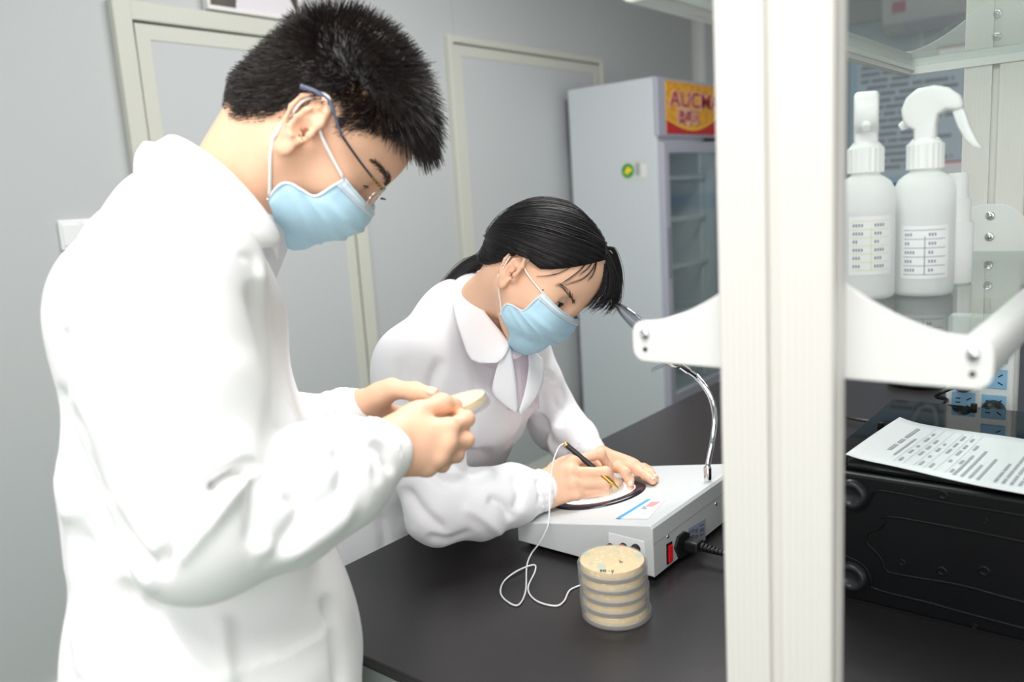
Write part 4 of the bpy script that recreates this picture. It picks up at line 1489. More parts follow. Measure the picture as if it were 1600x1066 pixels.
def sheet_mesh(rows, thick, sub=1, close=False):
    """rows[i][j] points -> slab with thickness, subdivided smooth"""
    b = bmesh.new()
    V = [[b.verts.new(p) for p in r] for r in rows]
    n = len(rows[0])
    for i in range(len(V) - 1):
        for j in range(n - 1 if not close else n):
            b.faces.new((V[i][j], V[i][(j + 1) % n], V[i + 1][(j + 1) % n], V[i + 1][j]))
    bmesh.ops.recalc_face_normals(b, faces=b.faces)
    b.normal_update()
    bmesh.ops.solidify(b, geom=list(b.faces), thickness=thick)
    if sub:
        bmesh.ops.subdivide_edges(b, edges=b.edges, cuts=sub, smooth=0.0, use_grid_fill=True)
    me = bpy.data.meshes.new('sheet')
    b.to_mesh(me); b.free()
    me.shade_smooth()
    return me

def strip_between(A, B, n, bulge, out_dir_fn, rows=6):
    """surface between polylines A and B (resampled to n), bulging outwards"""
    a = resample(A, n); b = resample(B, n)
    R = []
    for i in range(rows):
        t = i / (rows - 1)
        r = []
        for j in range(n):
            p = a[j].lerp(b[j], t)
            p = p + out_dir_fn(p) * (bulge * math.sin(math.pi * min(1, t * 1.0)) )
            r.append(p)
        R.append(r)
    return R

def resample(pts, n):
    sp = spline(pts, 12)
    L = [0]
    for p, q in zip(sp, sp[1:]):
        L.append(L[-1] + (q - p).length)
    out = []
    for i in range(n):
        t = L[-1] * i / (n - 1)
        k = 0
        while k < len(L) - 2 and L[k + 1] < t: k += 1
        u = (t - L[k]) / max(L[k + 1] - L[k], 1e-9)
        out.append(sp[k].lerp(sp[k + 1], u))
    return out

M_skin_m = mat('skin', lin(236, 188, 158), .5, spec=.35, sss=.12, bump=.05, bscale=350)
M_skin_f = mat('skin', lin(238, 192, 162), .5, spec=.35, sss=.12, bump=.05, bscale=350)
M_coat = mat('coat_white', lin(247, 247, 247), .85, spec=.15, sheen=.1, bump=.04, bscale=900)
M_coat2 = mat('coat_white_cool', lin(249, 248, 252), .85, spec=.15, sheen=.1, bump=.04, bscale=900)
M_mask = mat('mask_blue', lin(186, 222, 240), .8, spec=.15, bump=.05, bscale=800)
M_maskw = mat('mask_white', lin(226, 236, 244), .8, spec=.15)
M_hair_m = mat('hair_dark_brown', lin(38, 30, 28), .42, spec=.5)
M_hair_f = mat('hair_black', lin(24, 21, 23), .46, spec=.45)
M_trouser = mat('trouser_dark', lin(40, 42, 50), .8)
M_shoe = mat('shoe_dark', lin(26, 26, 28), .4)
M_nail = mat('nail_pink', lin(238, 190, 170), .4, spec=.5)
M_brow = mat('eyebrow', lin(74, 56, 48), .7)
M_eye = mat('eye_dark', lin(36, 26, 24), .15, spec=.6)
# ------------------------------------------------------------------ standing person
A3 = lambda *p: np.array(W(*p))
def unit(v):
    v = np.array(v, float)
    return v / np.linalg.norm(v)
HR1 = np.array([[0.3858, -0.7058, 0.5942], [0.4503, 0.7062, 0.5464], [-0.8052, 0.0567, 0.5903]])
HP1 = np.array([-0.7879, 0.6258, 1.4547])
fwd = unit((.74, .67, 0)); rgt = unit((.67, -.74, 0)); upv = np.array([0, 0, 1.0])
NB = A3(328, 328, .955)
RS = A3(270, 450, .765); LS = A3(322, 405, 1.115)
RE = A3(318, 818, .730); RW = A3(600, 702, .868)
LE = A3(345, 730, 1.12); LW = A3(545, 648, 1.035)
C1 = A3(276, 490, .925); C2 = A3(310, 740, .925); C3 = A3(343, 1000, .93)
rgt = unit((RS - LS) * [1, 1, 0])
PEL = np.array([C3[0], C3[1], .86])
F = Field()
T1 = head_parts(F, HR1, HP1, False, 0.965)
F.cone(T1(-.030, 0, -.045), NB + np.array([0, 0, -.03]), .052, .050, .03)
F.cone(T1(-.06, 0, -.02), NB - fwd * .030 + np.array([0, 0, -.03]), .035, .036, .03)
for sy, S_ in ((-1, RS), (1, LS)):
    F.cone(T1(-.012, sy * .06, -.04), NB + fwd * .02 + np.array([0, 0, -.05]), .012, .012, .02)
    F.cone(NB + np.array([0, 0, -.07]), S_ + np.array([0, 0, -.02]), .035, .04, .04)
    F.chain([NB * .6 + C1 * .4, C1 - rgt * sy * -.05, C2 - rgt * sy * -.05, PEL - rgt * sy * -.05], [.048, .068, .078, .09], .04)
F.chain([RS, RE, RW], [.042, .028, .025], .03)
F.chain([LS, LE, LW], [.05, .038, .025], .03)
# legs
hipR = PEL + rgt * .09; hipL = PEL - rgt * .09
footR = np.array([hipR[0], hipR[1], .09]) ; footL = np.array([hipL[0], hipL[1], .09])
for h_, f_ in ((hipR, footR), (hipL, footL)):
    kn = (h_ + f_) / 2 + fwd * .01
    F.chain([h_, kn, f_], [.085, .055, .04], .03)
# near hand closed under the dish, thumb on top
hand(F, RW, [A3(699, 670, .902), A3(696, 693, .893), A3(684, 714, .890), A3(666, 729, .892)],
     [[A3(728, 655, .926), A3(716, 649, .952), A3(702, 648, .968)],
      [A3(727, 688, .920), A3(720, 672, .946), A3(700, 662, .964)],
      [A3(712, 710, .914), A3(704, 694, .942), A3(684, 682, .958)],
      [A3(691, 726, .910), A3(684, 711, .935), A3(668, 700, .950)]],
     [A3(628, 668, .884), A3(655, 645, .905), A3(690, 631, .928), A3(710, 633, .942)], 1.06)
# far hand, palm this way, thumb along the dish
hand(F, LW, [A3(624, 652, 1.045), A3(618, 664, 1.052), A3(609, 674, 1.056), A3(598, 680, 1.056)],
     [[A3(658, 660, 1.035), A3(682, 660, 1.022), A3(700, 656, 1.01)],
      [A3(654, 670, 1.042), A3(678, 668, 1.03), A3(694, 664, 1.02)],
      [A3(644, 680, 1.045), A3(664, 678, 1.034), A3(680, 674, 1.025)],
      [A3(628, 686, 1.046), A3(644, 686, 1.038), A3(656, 682, 1.03)]],
     [A3(576, 628, 1.022), A3(612, 608, 1.008), A3(648, 612, .998), A3(677, 617, .989)], 1.06)
keep_clear(F, bench_block, carcass_block)
V, Q = surface(F, (-1.35, .15, .05), (-.4, 1.0, 1.64), .003)
V1, Q1 = V, Q
person = link('person', np_mesh('person', V, Q), M_skin_m, None)
tag(person, 'person in a white lab coat, blue mask and glasses standing and holding a petri dish', 'person')

nail(F, A3(648, 612, .998), A3(677, 617, .989), (Vector((0, 0, CAM_H)) - W(677, 617, .989)) * .6 + Vector((0, 0, .6)), .0098, M_nail, person)
# --- hair
N = vnormals(V, Q)
HL = (V - HP1) @ HR1 / .965    # head coordinates
def hairiness(q):
    x, y, z = q[:, 0], np.abs(q[:, 1]), q[:, 2]
    # hairline height as a function of x around the head
    xs = np.array([-.12, -.085, -.065, -.040, -.026, -.015, .005, .018, .030, .045, .058, .068, .080, .12])
    zs_ = np.array([-.060, -.058, -.060, -.030, .010, .036, .036, .020, .028, .046, .058, .072, .082, .088])
    return z - np.interp(x, xs, zs_)
hz = hairiness(HL)
rad = np.linalg.norm(HL - np.array([-.005, 0, .03]), axis=1)
inhair = (hz > 0) & (rad < .125) & (HL[:, 2] > -.075) & ((np.abs(HL[:, 1]) < .079) | (HL[:, 2] > .034))
def topness(q):
    return np.clip((q[:, 2] - .055) / .05, 0, 1)
sideness = 1 - topness(HL)
off = np.clip((hz - .016) / .03, 0, 1) * (.004 + .014 * topness(HL)) * (1 + 0 * HL[:, 0])
capthr = np.where((HL[:, 0] > -.008) & (HL[:, 2] < .074), .5, .014)
capthr = np.where(HL[:, 2] < -.025, .5, capthr)
fm_ = inhair[Q].all(1) & (hz > capthr)[Q].all(1)
used = np.unique(Q[fm_])
remap = -np.ones(len(V), int); remap[used] = np.arange(len(used))
capV = V[used] + N[used] * off[used][:, None]
cap = np_mesh('hair', capV, remap[Q[fm_]])
idx = np.nonzero(inhair)[0]
rng = np.random.default_rng(4)
tmpl = ((HL[idx][:, 0] > -.008) & (HL[idx][:, 2] < .072)) | (HL[idx][:, 2] < -.028)
w = np.where(tmpl, 2.6, 1.0) * np.where(topness(HL[idx]) > .3, 1.0, .8) * np.where(hz[idx] < .012, .22, 1)
pick = rng.choice(idx, 21000, p=w / w.sum())
fine = []
def loc2w(v): return v @ HR1.T
curves = []
for i in pick:
    q = HL[i]; n = N[i] @ HR1
    tp = float(np.clip((q[2] - .05) / .05, 0, 1))
    fr_ = float(np.clip((q[0] - .0) / .07, 0, 1))
    bk = float(np.clip((-q[0] - .02) / .06, 0, 1))
    edge = float(np.clip(hz[i] / .045, 0, 1))
    L = (.006 + .014 * edge) * (1 - tp) + tp * (.036 + .016 * fr_)
    L *= rng.uniform(.7, 1.15)
    thin = (q[0] > -.008 and q[2] < .072) or (q[2] < -.028)
    if thin: L = min(L, .005 + .016 * edge)
    side = np.array([-.45, 0, -.75]) + n * (.25 + .25 * edge)
    topd = np.array([.35 + .75 * fr_, 0, .05 - .5 * fr_]) + n * (.95 - .35 * fr_)
    dr = side * (1 - tp) + topd * tp
    dr = dr + rng.normal(size=3) * .16
    dr /= np.linalg.norm(dr)
    end = np.array([.55 * fr_ + .1, 0, -.55 * fr_ - .15]) if tp > .2 else np.array([-.2, 0, -.5])
    p0 = q - n * .001
    pts = [p0]
    d_ = dr.copy()
    for k in range(4):
        pts.append(pts[-1] + d_ * L / 4)
        d_ = d_ + end * .22
        d_ /= np.linalg.norm(d_)
    (fine if thin else curves).append(HP1 + loc2w(np.array(pts)) * .965)
st = ribbon_mesh(curves, .00065, .00018)
st2_ = ribbon_mesh(fine, .00032, .0001)
b = bmesh.new(); b.from_mesh(cap); b.from_mesh(st); b.from_mesh(st2_)
me = bpy.data.meshes.new('hair'); b.to_mesh(me); b.free(); me.shade_smooth()
link('hair', me, M_hair_m, person)
def brow_strands(T, sy, n, zc, lift):
    cs = []
    for k in range(n):
        t = rng.uniform(0, 1)
        y = sy * (.012 + .042 * t)
        x = .0935 - .030 * t ** 1.7
        z = zc + .008 * math.sin(t * 2.2) + rng.uniform(-.0035, .0035) * (1 - .5 * t)
        p0 = np.array([x, y, z]); dr = np.array([-.2 * t - .05, sy * .9, .35 - .5 * t]) + rng.normal(size=3) * .15
        dr /= np.linalg.norm(dr)
        o_ = np.array([.003, 0, 0])
        cs.append([T(*(p0 + dr * s_ + o_ * 0)) for s_ in (0, .003, .006, .009)])
    return cs
def snap_out(F_, cs, lift):
    """push strand points to just outside the skin"""
    out = []
    for c in cs:
        c = np.array(c)
        for _ in range(3):
            d = F_(c)
            g = np.stack([F_(c + np.eye(3)[k] * 1e-4) - d for k in range(3)], 1) / 1e-4
            c = c - g * (d - lift)[:, None]
        out.append(c)
    return out
for sy in (-1, 1):
    link('eyebrow', ribbon_mesh(snap_out(F, brow_strands(T1, sy, 150, .026, 0), .0008), .0004, .0002), M_brow, person)
def eyes(T, F_, par, fem):
    for sy in ((-1, 1) if fem else (-1,)):
        mb = MB()
        Mx = Matrix([list(c) for c in np.eye(4)])
        c = T(.0725, sy * .0315, .0055)
        b = bmesh.new()
        bmesh.ops.create_icosphere(b, subdivisions=3, radius=.0122)
        b.transform(Matrix.Translation(Vector(c)))
        mb._add(b)
        mb.obj('eye', M_eye, par, smooth=True)
        lash = []
        for k in range(9):
            t = (k - 4) / 4 * 1.2
            lash.append(T(.0845 - .0055 * t * t, sy * (.0315 + .0125 * t), .0050 + .0012 * (1 - t * t)))
        lash = snap_out(F_, [lash], .0006)[0]
        MB().tube([Vector(p) for p in lash], [.0005, .0010, .0012, .0013, .0013, .0013, .0012, .0010, .0005], 6).obj('eyelashes', M_hair_f, par)
eyes(T1, F, person, False)

# --- mask
def face_mask(T, F_, par, fem, dz=0.0):
    rows = [  # z at centre, x at centre, side point (x, |y|, z)
        (-.006 + dz, .1045, (.061, .0655, -.004 + dz)),
        (-.014 + dz, .1150, (.0595, .067, -.016 + dz)),
        (-.027 + dz * .5, .1195, (.0580, .0675, -.030 + dz * .5)),
        (-.045, .1180, (.0545, .0675, -.0445)),
        (-.064, .1110, (.038, .0675, -.0505)),
        (-.085, .0975, (.0225, .0665, -.0575)),
        (-.101, .0800, (.0205, .065, -.072)),
        (-.111, .0560, (.0235, .060, -.088)),
    ]
    nv = 29
    n = 26
    ctrl = []
    for zc, xc, sd in rows:
        r = []
        for j in range(n + 1):
            u = -1 + 2 * j / n
            a = abs(u)
            y = sd[1] * math.sin(a * math.pi / 2) ** .95
            t = a ** 2.3
            x = xc + (sd[0] - xc) * t
            z = zc + (sd[2] - zc) * a ** 1.6
            r.append(Vector((x, math.copysign(y, u) if u else 0, z)))
        ctrl.append(r)
    G = []
    cols = [spline([ctrl[i][j] for i in range(len(rows))], 4) for j in range(n + 1)]
    nv = len(cols[0])
    for i in range(nv):
        v = i / (nv - 1)
        # three pleats in the middle, flattened towards the edges
        pl = 0
        for c in (.34, .52, .70):
            xx = (v - c) / .055
            if 0 <= xx < 1.6: pl += .0042 * (1 - xx / 1.6)
        if v < .1: pl += .0008
        row = []
        for j in range(n + 1):
            u = abs(-1 + 2 * j / n)
            p = cols[j][i]
            g = 1 - u ** 6
            puck = .0012 * math.sin(j * 2.6 + i * .9) * u ** 3
            q = Vector((p.x, p.y, p.z))
            nn = Vector((p.x - .02, p.y * 1.1, (p.z + .05) * .45)).normalized()
            q = q + nn * (pl * g + puck)
            row.append(q)
        G.append(row)
    # keep it off the skin
    flat = np.array([T(*q) for r in G for q in r])
    for _ in range(3):
        d = F_(flat)
        g = np.stack([F_(flat + np.eye(3)[k] * 2e-4) - d for k in range(3)], 1) / 2e-4
        need = np.maximum(.0028 - d, 0)
        flat = flat + g * need[:, None]
    R_ = [[Vector(flat[i * (n + 1) + j]) for j in range(n + 1)] for i in range(nv)]
    o = link('face_mask', sheet_mesh(R_, .0008, 0), M_mask, par)
    # pale top band with its stitched nose wire, side bindings
    k = 4
    def band(name, r0, r1, m, lift):
        rows_ = []
        for i in range(r0, r1 + 1):
            rr_ = []
            for j in range(n + 1):
                p = R_[i][j]
                c = Vector(T(.02, 0, -.04))
                rr_.append(p + (p - c).normalized() * lift)
            rows_.append(rr_)
        return link(name, sheet_mesh(rows_, .0005, 0), m, o)
    band('nose_band', 0, 4, M_maskw, .0012)
    for rr_ in (1, 3):
        pts = [R_[rr_][j] + (R_[rr_][j] - Vector(T(.02, 0, -.04))).normalized() * .0022 for j in range(n + 1)]
        MB().tube(pts, .0005, 5).obj('stitching', M_mask, o)
    for j in (0, n):
        pts = [R_[i][j] for i in range(nv)]
        MB().tube(pts, .0016, 6).obj('side_binding', M_maskw, o)
    return o, R_, n, nv
mo, MR, mn, mv = face_mask(T1, F, person, False)
def ear_loop(T, F_, par, sy, top, bot, ex, elastic=.0016, es=1.0):
    path = [top, T(ex + .016 * es, sy * .079, .010 * es), T(ex + .010, sy * .083, .028 * es), T(ex - .004, sy * .082, .037 * es), T(ex - .016, sy * .080, .026 * es), T(ex - .017, sy * .079, .0), T(ex - .010, sy * .078, -.026 * es), T(ex - .004, sy * .077, -.036 * es), bot]
    sp = [np.array(p) for p in spline([Vector(p) for p in path], 6)]
    sp = np.array(sp)
    d = F_(sp); g = np.stack([F_(sp + np.eye(3)[k] * 2e-4) - d for k in range(3)], 1) / 2e-4
    sp = sp + g * np.maximum(.0014 - d, 0)[:, None]
    MB().tube([Vector(p) for p in sp], elastic, 8).obj('ear_loop', M_plast, par, smooth=True)
ear_loop(T1, F, mo, -1, np.array(MR[1][0]), np.array(MR[mv - 2][0]), -.012, .0019, 1.1)
ear_loop(T1, F, mo, 1, np.array(MR[1][mn]), np.array(MR[mv - 2][mn]), -.012, .0019, 1.1)

# --- glasses
gl = bpy.data.objects.new('glasses', None); COL.objects.link(gl); gl.parent = person
M_gfr = mat('glasses_metal', lin(70, 72, 80), .3, metal=.8)
M_gtip = mat('temple_tip', lin(92, 98, 120), .4)
for sy in (-1, 1):
    hx = T1(.098, sy * .066, .020)
    pts = [T1(.098, sy * .066, .020), T1(.060, sy * .0735, .022), T1(.024, sy * .0785, .026)]
    MB().tube([Vector(p) for p in spline([Vector(p) for p in pts], 6)], .0013, 8).obj('temple', M_gfr, gl, smooth=True)
    pts = [T1(.024, sy * .0785, .026), T1(.006, sy * .083, .034), T1(-.010, sy * .084, .040), T1(-.026, sy * .084, .036), T1(-.042, sy * .083, .027)]
    MB().tube([Vector(p) for p in spline([Vector(p) for p in pts], 6)], [.0014] * 8 + [.0022] * 8 + [.003] * 9, 8).obj('temple_tip', M_gtip, gl, smooth=True)
    mb = MB()
    for k in range(4):
        t = .080 + .0045 * k
        a, b_ = T1(t, sy * .0705, .0208), T1(t + .0022, sy * .070, .0207)
        mb.tube([Vector(a), Vector(b_)], .0021, 10)
    mb.obj('gold_rings', M_brass, gl)
    lp = []
    for k in range(29):
        a = 2 * math.pi * k / 28
        yy = .0335 + .0265 * math.cos(a); zz = .004 + .0185 * math.sin(a) * (1 if math.sin(a) > 0 else 1.05)
        xx = .1045 - .011 * ((yy - .0335) / .0265 + .4) ** 2 * .35 - .004 * ((zz) / .02)
        lp.append(Vector(T1(xx, sy * yy, zz)))
    MB().tube(lp, .0008, 6).obj('lens_rim', M_steel, gl, smooth=True)
    mb = MB()
    b = bmesh.new(); vs = [b.verts.new(p) for p in lp[:-1]]; b.faces.new(vs); bmesh.ops.solidify(b, geom=list(b.faces), thickness=.0012); mb._add(b)
    mb.obj('lens', thin_glass('spectacle_lens', (.97, .97, .97), 1.5), gl)
MB().tube([Vector(T1(.106, -.009, .008)), Vector(T1(.110, 0, .011)), Vector(T1(.106, .009, .008))], .001, 6).obj('bridge', M_gfr, gl)

# --- lab coat
F2 = Field(.07)
dn = np.array([0, 0, -1.0])
hemz = .42
HEM = C3 + (C3 - C2) * .6
HEM = np.array([C3[0] * 1.0 + .006, C3[1] + .002, hemz - .02])
for sgn in (-1, 1):
    sh = RS if sgn < 0 else LS
    sd = rgt * (-sgn)
    F2.cone(NB + dn * .05 - fwd * .035, sh + np.array([0, 0, .012]), .058, .074, .05)
    F2.chain([C1 + sd * .062, C2 + sd * .055, C3 + sd * .05, HEM + sd * .05], [.106, .116, .138, .155], .05)
F2.ball(A3(258, 320, .955), .042, .05)
F2.cone(NB + dn * .06 - fwd * .05, C1 - fwd * .01, .075, .115, .06)
RM = RS * .5 + RE * .5 - fwd * .012
F2.cone(RS, RS * .62 + RM * .38, .074, .078, .045)
F2.chain([RS * .62 + RM * .38, RM, RE, RE * .62 + RW * .38 + dn * .008, RE * .28 + RW * .72 + dn * .006, RE * .10 + RW * .90],
         [.078, .082, .066, .063, .057, .040], .012)
F2.cone(RE * .10 + RW * .90, RE * .02 + RW * .98, .036, .0335, .006)
F2.chain([LS, LS * .5 + LE * .5, LE, LE * .4 + LW * .6, LE * .13 + LW * .87], [.072, .068, .058, .052, .038], .020)
F2.cone(LE * .12 + LW * .88, LE * -.02 + LW * 1.02, .0345, .0325, .005)
F2.plane_cut((0, 0, hemz), (0, 0, -1), .004)
# neck opening
F2.cone(NB + fwd * .012 + upv * .2, NB + fwd * .002 + dn * .0, .052, .052, .01, 's')
keep_clear(F2, bench_block, carcass_block)
Vc, Qc = surface(F2, (-1.5, .0, .38), (-.35, 1.12, 1.56), .0045)
Vc = relax(Vc, Qc, 2)
strokes = [
    ([(88, 600), (120, 700), (162, 800), (210, 872), (236, 898)], -.020, 14, 'g', (.0, 1.2)),
    ([(325, 770), (345, 752), (372, 738), (400, 728)], -.022, 11),
    ([(330, 782), (300, 820), (262, 872), (240, 892)], -.010, 15),
    ([(372, 736), (360, 770), (300, 840), (255, 885)], .007, 20),
    ([(400, 742), (398, 800), (394, 855)], -.007, 13),
    ([(394, 860), (440, 862), (500, 830), (560, 780)], .008, 22),
    ([(440, 770), (470, 800), (440, 850), (400, 880)], -.006, 14),
    ([(520, 700), (540, 730), (530, 780)], -.006, 13),
    ([(575, 690), (600, 705), (612, 740)], -.005, 9),
    ([(550, 680), (585, 712), (590, 760)], -.004, 9),
    ([(390, 440), (420, 520), (440, 600), (430, 680)], -.008, 18),
    ([(430, 480), (460, 580), (478, 660)], -.006, 14),
    ([(95, 700), (125, 860), (135, 1066)], .008, 20, 'g'),
    ([(120, 800), (150, 950), (165, 1080)], -.010, 18),
    ([(190, 900), (225, 1000), (235, 1080)], -.007, 16),
    ([(225, 930), (270, 1010), (330, 1080)], -.009, 20),
    ([(345, 960), (350, 1020), (360, 1080)], .006, 18),
    ([(505, 930), (525, 1000), (535, 1080)], -.006, 12),
    ([(372, 400), (392, 404), (402, 430)], -.0015, 7),
    ([(405, 400), (412, 460), (440, 560), (470, 680)], .004, 12),
    ([(100, 515), (110, 540), (104, 570)], -.005, 10),
    ([(350, 1050), (420, 1030), (480, 1005), (530, 965)], .003, 7, 'e'),
]
arm = np.clip(1 - np.minimum(np.linalg.norm(Vc - RE, axis=1), np.linalg.norm(Vc - (RE * .5 + RW * .5), axis=1)) / .30, 0, 1) * (Vc @ unit(rgt) > (C2 @ unit(rgt)) + .08)
low = np.clip((1.25 - Vc[:, 2]) / .5, 0, 1) * (1 - np.clip(arm * 3, 0, 1))
Vc = cloth_waves(Vc, Qc, .0075, [(fwd, .13, 1.0), (fwd + rgt * .5 + upv * .12, .085, .6), (fwd - rgt * .4, .2, .8)], 3, low)
Vc = cloth_waves(Vc, Qc, .0060, [(unit(RW - RE) + upv * .9, .10, 1.0), (unit(RW - RE) - upv * .6, .075, .7), (upv, .12, .5)], 5, np.clip(arm * 1.6, 0, 1))
Vc = relax(Vc, Qc, 2)
strokes = [(s_[0], s_[1] * 1.5, s_[2] * .8) + tuple(s_[3:]) for s_ in strokes]
Vc = sculpt(Vc, Qc, strokes)
Vc = relax(Vc, Qc, 1, .4)
coat = link('lab_coat', np_mesh('lab_coat', Vc, Qc), M_coat, person)
# elastic gathers on the cuffs
def cuff(par, a, b, r0, r1, m):
    a = Vector(a); b = Vector(b)
    M = frame(a, (b - a).orthogonal(), (b - a))
    L = (b - a).length
    mb = MB()
    n = 72
    rows = []
    for i in range(9):
        t = i / 8
        r = r0 + (r1 - r0) * t
        row = []
        for k in range(n):
            an = 2 * math.pi * k / n
            w = .0009 * math.sin(an * 17 + 1.3 * math.sin(i * 1.1)) + .0006 * math.sin(an * 29 + i)
            bul = .0022 * abs(math.sin(t * math.pi * 2))
            rr = r + (w * (1 - .3 * t)) + bul
            row.append(M @ Vector((rr * math.cos(an), rr * math.sin(an), t * L)))
        rows.append(row)
    return link('cuff', sheet_mesh(rows, .0018, 0, True), m, par)
cuff(coat, RE * .11 + RW * .89, RE * .0 + RW * 1.0, .0385, .0345, M_coat)
cuff(coat, LE * .13 + LW * .87, LE * -.03 + LW * 1.03, .0375, .0335, M_coat)
# collar
ctr_n = Vector(NB) + Vector((0, 0, .03))
outn = lambda p: ((p - ctr_n) * 1.0).normalized()
fold = [W(430, 362, 1.02), W(360, 275, 1.06), W(290, 236, 1.045), W(240, 222, 1.00), W(224, 221, .965), W(245, 222, .94), W(268, 210, .918), W(305, 226, .898), W(352, 260, .886), W(400, 310, .886), W(430, 352, .900), W(438, 372, .915)]
edge = [W(425, 400, 1.03), W(345, 330, 1.10), W(270, 290, 1.10), W(220, 275, 1.03), W(208, 274, .965), W(222, 280, .925), W(248, 292, .89), W(290, 318, .862), W(335, 352, .850), W(372, 382, .858), W(396, 390, .878), W(410, 386, .893)]
rows = strip_between(fold, edge, 46, .008, outn, 7)
inner = [[p + (ctr_n - p).normalized() * (.004 + .007 * t) + Vector((0, 0, -.032 * t)) for p in rows[0]] for t in (1, .5, .12)]
link('collar', sheet_mesh(inner + rows, .0022, 1), M_coat, coat)
# shirt band round the throat
def shirt_band(name, top, bot, r0, r1, t0, m, par, back=.3):
    Fs = Field()
    Fs.cone(top, bot, r0, r1, .01)
    ax = unit(bot - top)
    Fs.plane_cut(top + (bot - top) * t0, -ax, .002)
    c = (top + bot) / 2
    Vs, Qs = surface(Fs, c - .16, c + .16, .004)
    return link(name, np_mesh(name, Vs, Qs), m, par)
shirt_band('shirt', T1(-.022, 0, -.050), NB + fwd * .012 + np.array([0, 0, -.055]), .056, .062, .50, mat('shirt_grey', lin(226, 228, 232), .8), person)
# trousers and shoes below the coat
mb = Field()
for h_, f_ in ((hipR, footR), (hipL, footL)):
    mb.chain([h_ * .5 + f_ * .5 + np.array([0, 0, .05]), f_ + np.array([0, 0, .0])], [.085, .062], .02)
mb.plane_cut((0, 0, .05), (0, 0, -1), .003)
Vt, Qt = surface(mb, (-1.35, .15, .03), (-.45, 1.0, .62), .008)
link('trousers', np_mesh('trousers', Vt, Qt), M_trouser, person)
mb = Field()
for f_ in (footR, footL):
    a = np.array([f_[0], f_[1], .045]) - fwd * .05; b = np.array([f_[0], f_[1], .032]) + fwd * .15
    mb.chain([a, b], [.042, .034], .02)
    mb.cone(a + np.array([0, 0, .03]), a, .042, .042, .02)
mb.plane_cut((0, 0, .0005), (0, 0, -1), .002)
Vt, Qt = surface(mb, (-1.4, .1, -.01), (-.4, 1.1, .14), .005)
link('shoes', np_mesh('shoes', Vt, Qt), M_shoe, person)
for nm, j in (('RS', RS), ('LS', LS), ('RE', RE), ('LE', LE), ('PEL', PEL), ('NB', NB)):
    print('J', nm, np.round(j, 3), np.round(pixels(j[None])[0][0]), round(float(pixels(j[None])[1][0]), 3))
# ------------------------------------------------------------------ seated person
HR2 = np.array([[0.8336, -0.2744, 0.4794], [0.0646, 0.9103, 0.4088], [-0.5486, -0.3098, 0.7766]])
HP2 = np.array([-0.7722, 1.0043, 1.2366])
_ear = HP2 + HR2 @ np.array([-.003, -.070, -.006])
_a = math.radians(8)        # bow a little further
HR2 = HR2 @ np.array([[math.cos(_a), 0, math.sin(_a)], [0, 1, 0], [-math.sin(_a), 0, math.cos(_a)]])
HP2 = _ear - HR2 @ np.array([-.003, -.070, -.006]) + np.array([0, 0, .004])
S2 = .955
NB2 = A3(742, 468, 1.36)
RS2 = A3(652, 578, 1.32); LS2 = A3(806, 545, 1.52)
RE2 = A3(684, 806, 1.255); RW2 = A3(852, 765, 1.330)
LE2 = A3(868, 662, 1.57); LW2 = A3(924, 712, 1.445)
K1 = A3(722, 615, 1.41); K2 = A3(646, 770, 1.59); K3 = A3(604, 905, 1.57)
K3[2] = max(K3[2], .66)
fw2 = unit((1, .12, 0)); rg2 = unit((RS2 - LS2) * [1, 1, 0])
OT = lambda px, py, lift: np.array(on_top(px, py, lift))
F3 = Field()
T2 = head_parts(F3, HR2, HP2, True, S2)
F3.cone(T2(-.032, 0, -.045), NB2 + np.array([0, 0, -.02]), .045, .046, .025)
for sy, S_ in ((-1, RS2), (1, LS2)):
    F3.cone(T2(-.012, sy * .055, -.04), NB2 + fw2 * .03 + np.array([0, 0, -.04]), .010, .010, .02)
    F3.cone(NB2 + np.array([0, 0, -.06]), S_ + np.array([0, 0, -.02]), .03, .03, .04)
    F3.chain([NB2 * .6 + K1 * .4 - fw2 * .03, K1 + rg2 * (-sy) * .04 - fw2 * .015, K2 + rg2 * (-sy) * .04, K3 + rg2 * (-sy) * .05], [.042, .062, .07, .09], .04)
F3.chain([RS2, RE2, RW2], [.036, .025, .021], .02)
F3.chain([LS2, LE2, LW2], [.036, .024, .021], .02)
kneeR = np.array([-.78, K3[1] - .09, .60]); kneeL = np.array([-.78, K3[1] + .13, .60])
ftR = np.array([-.80, K3[1] - .09, .09]); ftL = np.array([-.80, K3[1] + .13, .09])
for s_, k_, f_ in ((1, kneeR, ftR), (-1, kneeL, ftL)):
    F3.chain([K3 + rg2 * s_ * .08 + np.array([0, 0, -.02]), k_, f_], [.075, .052, .036], .03)
# writing hand
hand(F3, RW2, [A3(895, 722, 1.332), A3(892, 738, 1.317), A3(896, 756, 1.309), A3(902, 772, 1.311)],
     [[A3(938, 709, 1.335), A3(950, 728, 1.352), A3(953, 745, 1.362)],
      [A3(946, 738, 1.318), A3(950, 748, 1.345), A3(940, 752, 1.365)],
      [A3(945, 755, 1.316), A3(946, 763, 1.340), A3(934, 764, 1.356)],
      [OT(944, 768, .014), A3(942, 771, 1.348), A3(930, 770, 1.358)]],
     [A3(870, 735, 1.352), A3(892, 722, 1.370), A3(922, 724, 1.378), A3(944, 741, 1.374)], .97)
